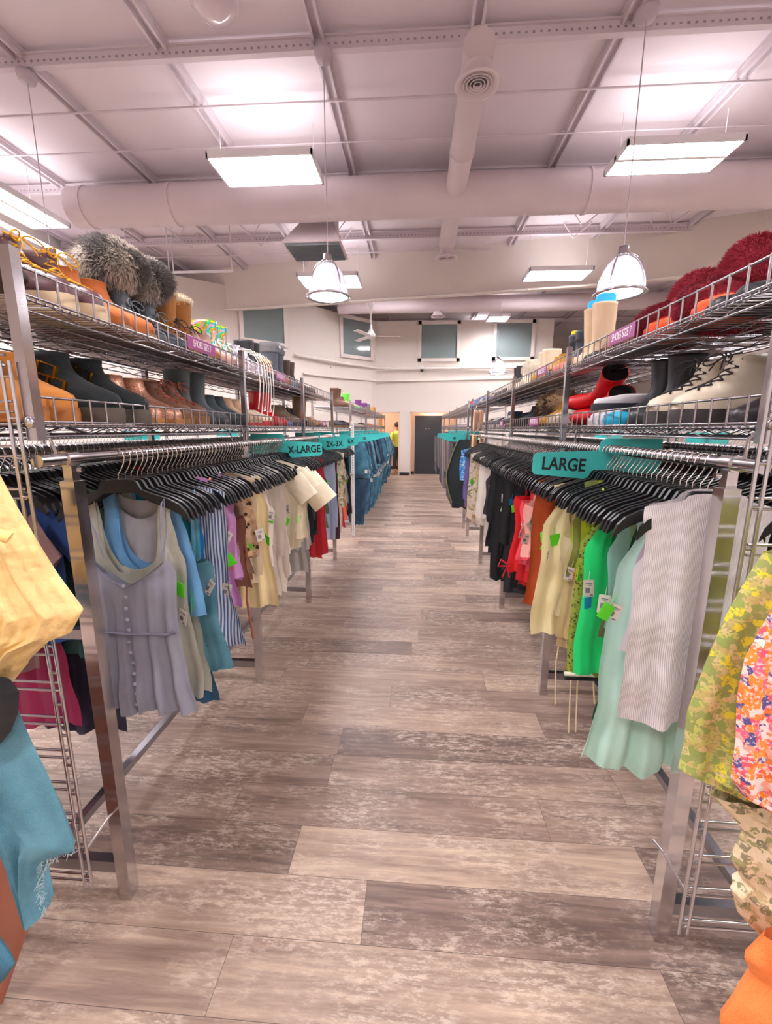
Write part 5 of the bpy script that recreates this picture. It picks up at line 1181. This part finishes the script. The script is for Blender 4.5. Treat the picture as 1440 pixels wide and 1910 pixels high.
# sandals hung at the end of the near right run
for i, (px, py, lab) in enumerate([(883, 786, 'left one of two woven pink sandals hung at the rack end'), (893, 786, 'right one of two woven pink sandals hung at the rack end'), (881, 832, 'tan pointed shoe hanging below the woven sandals'), (896, 838, 'gold pointed shoe hanging below the woven sandals')]):
    p = at(px, py, Y=5.3); shoe('flat', p.x, 5.3+.02*i, p.z+.13, 0, C(214, 160, 134) if i < 2 else C(196, 140, 80), C(226, 190, 160), lab, leather, ry=PI/2, s=.95)
t = thing('shoe_hook', 'chrome wire hook rack holding the hanging sandals at the right', 'hook', (XR-.03, 5.34, 1.45))
mb = MB(); mb.tube([(0, 0, .35), (-.02, 0, .3), (-.02, 0, -.2)], .005, 6); mb.build('wire', chrome, t)

# ================================================================== FAR RUN CLOTHES
def folded_jeans(seed, L=.52, w0=.13, w1=.24):
    """a pair folded over its hanger: two thick legs side by side, narrow at the fold and fanning out (or in) below"""
    mb = MB(); rn = random.Random(seed); ph = rn.uniform(0, 6)
    for s in (-1, 1):
        rings = []
        for j in range(13):
            v = j/12; z = -.13-(L-.03)*v; w = w0+(w1-w0)*v; cx = s*w*.5+.012*sin(4*v+ph); rx = w*.56
            rings.append([(cx+rx*cos(2*PI*k/14), (.016+.016*v)*sin(2*PI*k/14)+.008*sin(5*v+ph+s)*v, z-.012*sin(3*k+ph)*(v > .95)) for k in range(14)])
        mb.rings(rings)
    mb.rings([[(w0*1.05*cos(2*PI*k/14), .02*sin(2*PI*k/14), -.12+d) for k in range(14)] for d in (-.02, .0)], 0, True)
    return mb
m_denim_w = pattern_mat('washed_denim', 'denim', [srgb(70, 112, 136), srgb(130, 164, 178)])
m_denim_n = pattern_mat('inky_denim', 'denim', [srgb(20, 34, 52), srgb(34, 58, 80)])
JM = [folded_jeans(s, .5).mesh('jeans', m) for s, m in ((1, m_denim), (2, m_denim), (3, m_denim_d), (13, m_denim_n), (14, m_denim_w))]
JL = [folded_jeans(s, .66, .19, .1).mesh('jeans', m) for s, m in ((4, m_denim), (5, m_denim_d), (6, m_denim), (7, m_denim_n), (8, m_denim_w))]
rn = random.Random(55)
mb = MB(); mb.tube([(0, 0, 0), (0, 6.7, 0)], .014, 8); tag(mb.build('hang_rail', chrome_d, None, (XL, 6.2, .9)), 'lower hang rail for the bottom row of jeans on the far left', 'rail')
y = 6.28
while y < 12.85:
    for tier in (0, 1):
        o = obj('jeans', rn.choice(JM if tier == 0 else JL), None, (XL+.02, y+.04*tier, (RZ if tier == 0 else .9)+.0)); o.rotation_euler = (0, rn.uniform(-.05, .05), rn.uniform(-.25, .25)); o.scale = (rn.uniform(.85, 1.1), 1, rn.uniform(.9, 1.08))
        tag(o, ['blue denim jeans folded on the upper rail of the far left run', 'blue denim jeans hanging on the lower rail of the far left run'][tier], 'jeans', ['upper row of jeans, far left', 'lower row of jeans, far left'][tier])
        if rn.random() < .5: obj('price_tag', TG_W, o).location = (.2, -.035, -.5 if tier == 0 else -.15)
    y += .105
def trousers(seed, L=.95, w=.17):
    mb = MB()
    for s in (-1, 1):
        rings = []
        for j in range(12):
            v = j/11; z = -.13-L*v; cx = s*(.075+.015*v); rx = (.1-.035*v); rings.append([(cx+rx*cos(2*PI*k/12), .026*sin(2*PI*k/12)+.006*sin(4*v*PI+seed), z) for k in range(12)])
        mb.rings(rings)
    mb.rings([[(w*cos(2*PI*k/16), .03*sin(2*PI*k/16), -.12-d) for k in range(16)] for d in (0, .04, .2)]); return mb
TM = [trousers(s, L).mesh('trousers', fabric) for s, L in ((1, 1.0), (2, .75), (3, .6))]
y = 6.62; i = 0
tc = [('black', C(24, 28, 32)), ('tan', C(170, 150, 120)), ('navy', C(34, 46, 80)), ('maroon', C(90, 50, 60)), ('grey', C(110, 106, 104)), ('dark teal', C(36, 56, 62))]
while y < 13.0:
    cn, c = tc[0] if i < 5 else rn.choice(tc); me = TM[0] if i < 5 else rn.choice(TM)
    o = obj('trousers', me, None, (XR-.03, y, RZ), c); o.rotation_euler = (0, 0, rn.uniform(-.15, .15)); L_ = {TM[0]: 'long', TM[1]: 'cropped', TM[2]: 'short'}[me]
    tag(o, f'{cn} {L_} trousers on the far right run'+(' nearest the camera' if i < 5 else ''), 'trousers', f'{cn} {L_} trousers, far right'+(' near end' if i < 5 else '')); y += .11; i += 1
# big black jeans with olive piping, first on the far right run
mb = MB(); 
for sd in (-1, 1):
    P = []
    for j in range(20):
        v = j/19; row = []
        for k in range(15):
            u = k/14; x0, x1 = -.12-.27*v**.7*(1 if v < .55 else max(0, 1-(v-.55)*1.6)), .17; row.append((x0+(x1-x0)*u, sd*.02*sin(PI*u)**.5+.008*sin(7*u+4*v), -.07-1.12*v+.18*(1-u)*v*(1 if v < .6 else 1)))
        P.append(row)
    if sd > 0: P = [r[::-1] for r in P]
    mb.grid(P)
o = mb.build('wide_trousers', fabric, None, (XR+.0, 6.42, RZ), C(22, 36, 40)); tag(o, 'wide black-green trousers with olive edge, first on the far right run', 'trousers')
q = MB(); q.tube([(x-.004, -.006, z) for x, y_, z in [P[j][-1] for j in range(20)]], .009, 6); q.build('piping', mat('olive_piping', srgb(128, 118, 74), .8), o)

# ================================================================== OUTER RACKS (beyond both sides)
def outer(side, X, label, seed):
    rn = random.Random(seed); sg = -side; ys = [1.6, 3.4, 5.2, 7.0, 8.8]
    rack(X, sg, ys, label, simple=True); sdn = 'left' if side < 0 else 'right'
    for i in range(4):
        for z, tier in ((ZD, 'lower'),): wire_shelf(X, sg, ys[i], ys[i+1]-.004, z, f'{tier} wire shelf of the next {sdn} rack, {["first", "second", "third", "fourth"][i]} bay')
    for k in range(3):
        yy = 2.4+2.3*k; t = thing('size_divider', f'teal divider sign on the next {sdn} rack, {["nearest", "middle", "farthest"][k]}', 'size sign', (X, yy, RZ)); mb = MB(); mb.prism([(-.2, -.1), (.22, -.1), (.22, .05), (-.2, .05)], -.0015, .0015); mb.build('plate', teal, t)
    kinds = ['tee', 'blouse', 'dress']; cols = [('black', C(30, 30, 36)), ('green', C(60, 90, 80)), ('white', C(220, 214, 210)), ('blue', C(70, 90, 130)), ('wine', C(110, 50, 60))]
    for k in range(16):
        cn, c = rn.choice(cols); kd = rn.choice(kinds); y = 1.8+.42*k; dx = X-(XL if side < 0 else XR)
        garment(side, y, kd, c, rn.uniform(.7, 1), f'{cn} {KN[kd]} on the next rack beyond the {sdn} one', f'{cn} {KN[kd]}s on the next {sdn} rack', dx=dx)
    mb = MB(); mb2 = MB(); yy = 0
    while yy < 6.9:
        for src, dst in ((HB, mb), (HK, mb2)): dst.add([(v.co.x, v.co.y+yy, v.co.z) for v in src.vertices], [tuple(p.vertices) for p in src.polygons], 0, False)
        yy += .045
    a = mb.build('clothes_hangers', black_pl, None, (X, 1.75, RZ+.0025), kind='stuff'); tag(a, f'dense line of black hangers on the next rack beyond the {sdn} one', 'hangers'); mb2.build('hooks', mat('hook_steel', None), a)
outer(-1, -3.1, 'chrome garment rack of the next aisle to the left', 31)
outer(1, 3.0, 'chrome garment rack of the next aisle to the right', 32)

# ================================================================== FOREGROUND FACE-OUT CLOTHES
def drape(name, outline_l, outline_r, Y, depth, m, label, cat, colr=None, folds=6, amp=.015, seed=1, nv=40, nu=40, lean=0, crease=.0):
    """closed cloth body: left/right silhouettes as (x,z) lists from top to hem, with front and back surfaces and deep vertical folds"""
    rn = random.Random(seed); ph = [rn.uniform(0, 6.28) for _ in range(5)]; mb = MB()
    def samp(pl, v):
        s = v*(len(pl)-1); i = min(int(s), len(pl)-2); t = s-i; return (pl[i][0]+(pl[i+1][0]-pl[i][0])*t, pl[i][1]+(pl[i+1][1]-pl[i][1])*t)
    for sd in (-1, 1):
        P = []
        for j in range(nv+1):
            v = j/nv; a = samp(outline_l, v); b = samp(outline_r, v); row = []
            for i in range(nu+1):
                u = i/nu; e = (1-(2*u-1)**2)**.5; g = min(1, .3+v)
                f = amp*g*e*(sin(folds*2*PI*u+ph[0]+1.5*v)+.5*sin(folds*3.7*PI*u+ph[1]-2*v)+.35*sin(9*v+5*u+ph[2]))
                f += amp*crease*g*e*(1-2*abs(sin(folds*1.1*PI*u+2.5*v+ph[4]))+.6*(1-2*abs(sin(11*v+9*u+ph[1]))))
                row.append((a[0]+(b[0]-a[0])*u, Y+sd*depth/2*e*(.5+.5*g)+f+lean*v, a[1]+(b[1]-a[1])*u+.3*amp*sin(folds*2*PI*u+ph[3])*(v > .9)))
            P.append(row)
        if sd > 0: P = [r[::-1] for r in P]
        mb.grid(P)
    o = mb.build(name, m, None, None, colr); return tag(o, label, cat)
def O(pts, Y): return [(lambda p: (p.x, p.z))(at(a, b, Y=Y)) for a, b in pts]
# left: yellow cardigan, black skirt, denim shorts, brown panel
Y0 = .74
R_ = O([(-6, 880), (28, 945), (66, 1010), (105, 1075), (152, 1142), (132, 1180), (92, 1195), (60, 1225), (20, 1272)], Y0)
L_ = [(x-.5 if i < 6 else x-.46, z-.0) for i, (x, z) in enumerate(R_)]
L_ = [(-1.25, R_[0][1]+.03), (-1.25, R_[1][1]), (-1.27, R_[2][1]), (-1.28, R_[3][1]), (-1.3, R_[4][1]), (-1.3, R_[5][1]-.01), (-1.28, R_[6][1]-.02), (-1.27, R_[7][1]-.03), (-1.25, R_[8][1]-.02)]
ycl = drape('cardigan', L_, R_, Y0, .13, fabric, 'pale yellow satin jacket hanging at the left edge of the picture', 'jacket', C(244, 206, 128), 13, .013, 5, 110, 170, crease=.55)
ycl.data.materials[0] = mat('yellow_satin', srgb(250, 216, 146), .5, bump=(11, 1.0, .03))
mb = MB(); p = at(8, 985, Y=Y0-.075); mb.tube([(p.x-.03, Y0-.08, p.z), (p.x+.0, Y0-.095, p.z-.004), (p.x+.018, Y0-.085, p.z-.014)], .014, 8, flat=.5); mb.build('cuff_tab', fabric, ycl, col=C(236, 196, 116))
mb = MB(); mb.tube([(p.x-.02, Y0-.1, p.z+.012), (p.x+.008, Y0-.102, p.z+.004), (p.x+.006, Y0-.1, p.z-.02), (p.x-.022, Y0-.098, p.z-.012), (p.x-.02, Y0-.1, p.z+.012)], .0022, 6); mb.build('buckle', mat('beige_metal', srgb(196, 150, 110), .35, .7), ycl)
Y1 = .66
R_ = O([(20, 1268), (36, 1290), (34, 1330), (20, 1365), (-10, 1400)], Y1); L_ = [(-1.1, z) for x, z in R_]
drape('skirt', L_, R_, Y1, .05, fabric, 'black garment corner below the yellow jacket at the left edge', 'skirt', C(22, 22, 26), 2, .006, 6)
Y2 = .7
R_ = O([(24, 1300), (58, 1380), (92, 1450), (120, 1520), (140, 1588), (84, 1602), (74, 1650), (82, 1702)], Y2)
L_ = O([(-420, 1300), (-400, 1380), (-300, 1420), (-200, 1440), (-90, 1460), (0, 1530), (30, 1610), (64, 1698)], Y2)
dn = drape('denim_shorts', L_, R_, Y2, .06, m_denim_l, 'light teal denim shorts with frayed hem at the left edge', 'shorts', None, 3, .008, 7, 50, 40)
mb = MB(); rf = random.Random(4); edge = O([(140, 1588), (84, 1602), (74, 1650), (82, 1702)], Y2)
for i in range(len(edge)-1):
    for k in range(26):
        t_ = k/26; x = edge[i][0]+(edge[i+1][0]-edge[i][0])*t_; z = edge[i][1]+(edge[i+1][1]-edge[i][1])*t_; mb.tube([(x, Y2+rf.uniform(-.012, .01), z+.002), (x+rf.uniform(-.003, .008), Y2+rf.uniform(-.02, .01), z-rf.uniform(.002, .007))], .0007, 4)
mb.build('frayed_hem', mat('fray_white', srgb(180, 200, 206), .9), dn)
Y3 = .62
Y3 = .79
R_ = O([(40, 1480), (56, 1550), (68, 1640), (64, 1700), (40, 1770), (5, 1870)], Y3); L_ = [(-1.3, z) for x, z in R_]
drape('skirt', L_, R_, Y3, .05, mat('tan_leather', srgb(140, 80, 58), .5, bump=(40, .1)), 'copper brown leather skirt at the lower left edge', 'skirt', None, 1, .006, 8)
Y4 = .58
R_ = O([(-10, 1740), (14, 1775), (28, 1798), (10, 1825), (-12, 1840)], Y4); L_ = [(-.9, z) for x, z in R_]
drape('denim_shorts', L_, R_, Y4, .04, m_denim, 'small corner of faded blue denim at the lower left edge', 'shorts', None, 2, .005, 9)
# the arm rails they hang from
for X, sgn, y, lab in ((-.99, -1, .6, 'chrome face-out arm on the left ladder under the yellow jacket'), (.88, 1, .6, 'chrome face-out arm on the right ladder above the floral clothes')):
    mb = MB(); mb.tube([(0, .37, 1.32), (0, .0, 1.32), (0, -.02, 1.34)], .006, 8); mb.box((0, .37, 1.32), (.03, .004, .05)); tag(mb.build('faceout_arm', chrome, None, (X, y, 0)), lab, 'display arm')
# right: green floral, orange floral, cream floral, orange knit
Y0 = .74
L_ = O([(1450, 1040), (1420, 1085), (1375, 1165), (1335, 1260), (1300, 1350), (1292, 1420), (1282, 1455), (1330, 1478), (1375, 1500)], Y0)
R_ = [(1.2, z+.02) for x, z in L_]
drape('blouse', L_, R_, Y0+.03, .12, m_flor_g, 'green and yellow floral chiffon blouse at the right edge', 'blouse', None, 9, .013, 10, 80, 120, crease=.4)
Y1 = .66
L_ = O([(1450, 1120), (1420, 1170), (1388, 1230), (1374, 1300), (1372, 1380), (1362, 1450), (1385, 1485), (1440, 1508)], Y1)
R_ = [(1.1, z+.01) for x, z in L_]
drape('ruffle_top', L_, R_, Y1, .09, m_flor_o, 'orange and pink floral ruffled top at the right edge', 'top', None, 9, .013, 11, 80, 120, crease=.4)
Y2 = .78
L_ = O([(1322, 1480), (1368, 1525), (1384, 1550), (1362, 1600), (1384, 1640), (1362, 1655), (1375, 1700), (1420, 1750), (1440, 1760)], Y2)
R_ = [(1.2, z) for x, z in L_]
drape('dress', L_, R_, Y2, .12, m_flor_c, 'cream floral tiered ruffle dress below the orange floral top', 'dress', None, 11, .014, 12, 80, 120, crease=.5)
Y3 = .66
L_ = O([(1425, 1745), (1388, 1785), (1400, 1815), (1365, 1870), (1342, 1900), (1350, 1950)], Y3); R_ = [(1.05, z) for x, z in L_]
drape('sweater', L_, R_, Y3, .1, pattern_mat('orange_knit', 'denim', [srgb(222, 92, 22), srgb(250, 160, 90)]), 'bright orange knit sweater at the lower right corner', 'sweater', None, 2, .014, 13)

# small litter on the floor, left
mb = MB(); p = at(510, 1130, Z=.01); P = [[(.11*u-.02*v, .05*v, .006+.018*abs(sin(5*u+3*v))) for u in [i/10 for i in range(11)]] for v in [j/5 for j in range(6)]]; mb.grid(P)
o = mb.build('plastic_wrap', mat('clear_wrap', srgb(214, 210, 214), .2, alpha=.6), None, (p.x-.03, p.y, .0)); tag(o, 'crumpled clear plastic scrap on the floor under the left rack', 'litter')

# ================================================================== PERSON in the far doorway
def person():
    me = bpy.data.meshes.new('body'); V = [(0, 0, .95), (0, 0, 1.15), (0, 0, 1.36), (0, 0, 1.45), (0, .01, 1.56), (0, .0, 1.66), (-.09, 0, .9), (-.1, 0, .5), (-.1, 0, .08), (-.1, -.12, .03), (.09, 0, .9), (.1, 0, .5), (.1, 0, .08), (.1, -.12, .03), (-.17, 0, 1.38), (-.24, 0, 1.12), (-.2, -.14, .95), (.17, 0, 1.38), (.24, -.02, 1.14), (.2, -.2, 1.0), (.18, -.28, .98)]
    Ed = [(0, 1), (1, 2), (2, 3), (3, 4), (4, 5), (0, 6), (6, 7), (7, 8), (8, 9), (0, 10), (10, 11), (11, 12), (12, 13), (2, 14), (14, 15), (15, 16), (2, 17), (17, 18), (18, 19), (19, 20)]
    me.from_pydata(V, Ed, []); ob = bpy.data.objects.new('person', me); COL.objects.link(ob)
    sk = ob.modifiers.new('s', 'SKIN'); rad = [.14, .13, .15, .055, .09, .08, .09, .06, .045, .04, .09, .06, .045, .04, .06, .045, .03, .06, .045, .032, .035]
    for i, r in enumerate(rad): me.skin_vertices[0].data[i].radius = (r, r*.8)
    me.skin_vertices[0].data[0].use_root = True
    ob.modifiers.new('u', 'SUBSURF').levels = 2; ob.modifiers['u'].render_levels = 2
    me.materials.append(mat('skin', srgb(214, 160, 132), .6)); return ob
p = at(741, 800, Y=15.6); ob = person(); ob.location = (p.x+.0, 15.6, 0); ob.rotation_euler = (0, 0, .6); tag(ob, 'person in a lime shirt in the left doorway at the end of the aisle', 'person')
mb = MB(); mb.rings([[(.2*a*cos(2*PI*k/18), .145*a*sin(2*PI*k/18), z) for k in range(18)] for z, a in ((.88, 1.02), (1.0, .98), (1.15, .92), (1.3, 1.05), (1.39, .98), (1.44, .55))], 0, False)
for s in (-1, 1): mb.tube([(s*.16, 0, 1.37), (s*.22, 0, 1.24), (s*.245, -.01, 1.12)], [.085, .072, .068], 12)
mb.build('shirt', mat('lime_shirt', srgb(196, 220, 96), .8), ob)
mb = MB()
for s in (-1, 1): mb.tube([(s*.085, 0, .92), (s*.1, 0, .5), (s*.1, 0, .1)], [.12, .085, .07], 12)
mb.build('trousers', mat('dark_trousers', srgb(60, 60, 70), .8), ob)
mb = MB(); mb.rings([[(.1*a*cos(2*PI*k/16), .015+.1*a*sin(2*PI*k/16), z) for k in range(16)] for z, a in ((1.58, .75), (1.64, 1.0), (1.7, .95), (1.75, .6), (1.77, .1))]); mb.build('hair', mat('hair_brown', srgb(70, 50, 40), .8), ob)
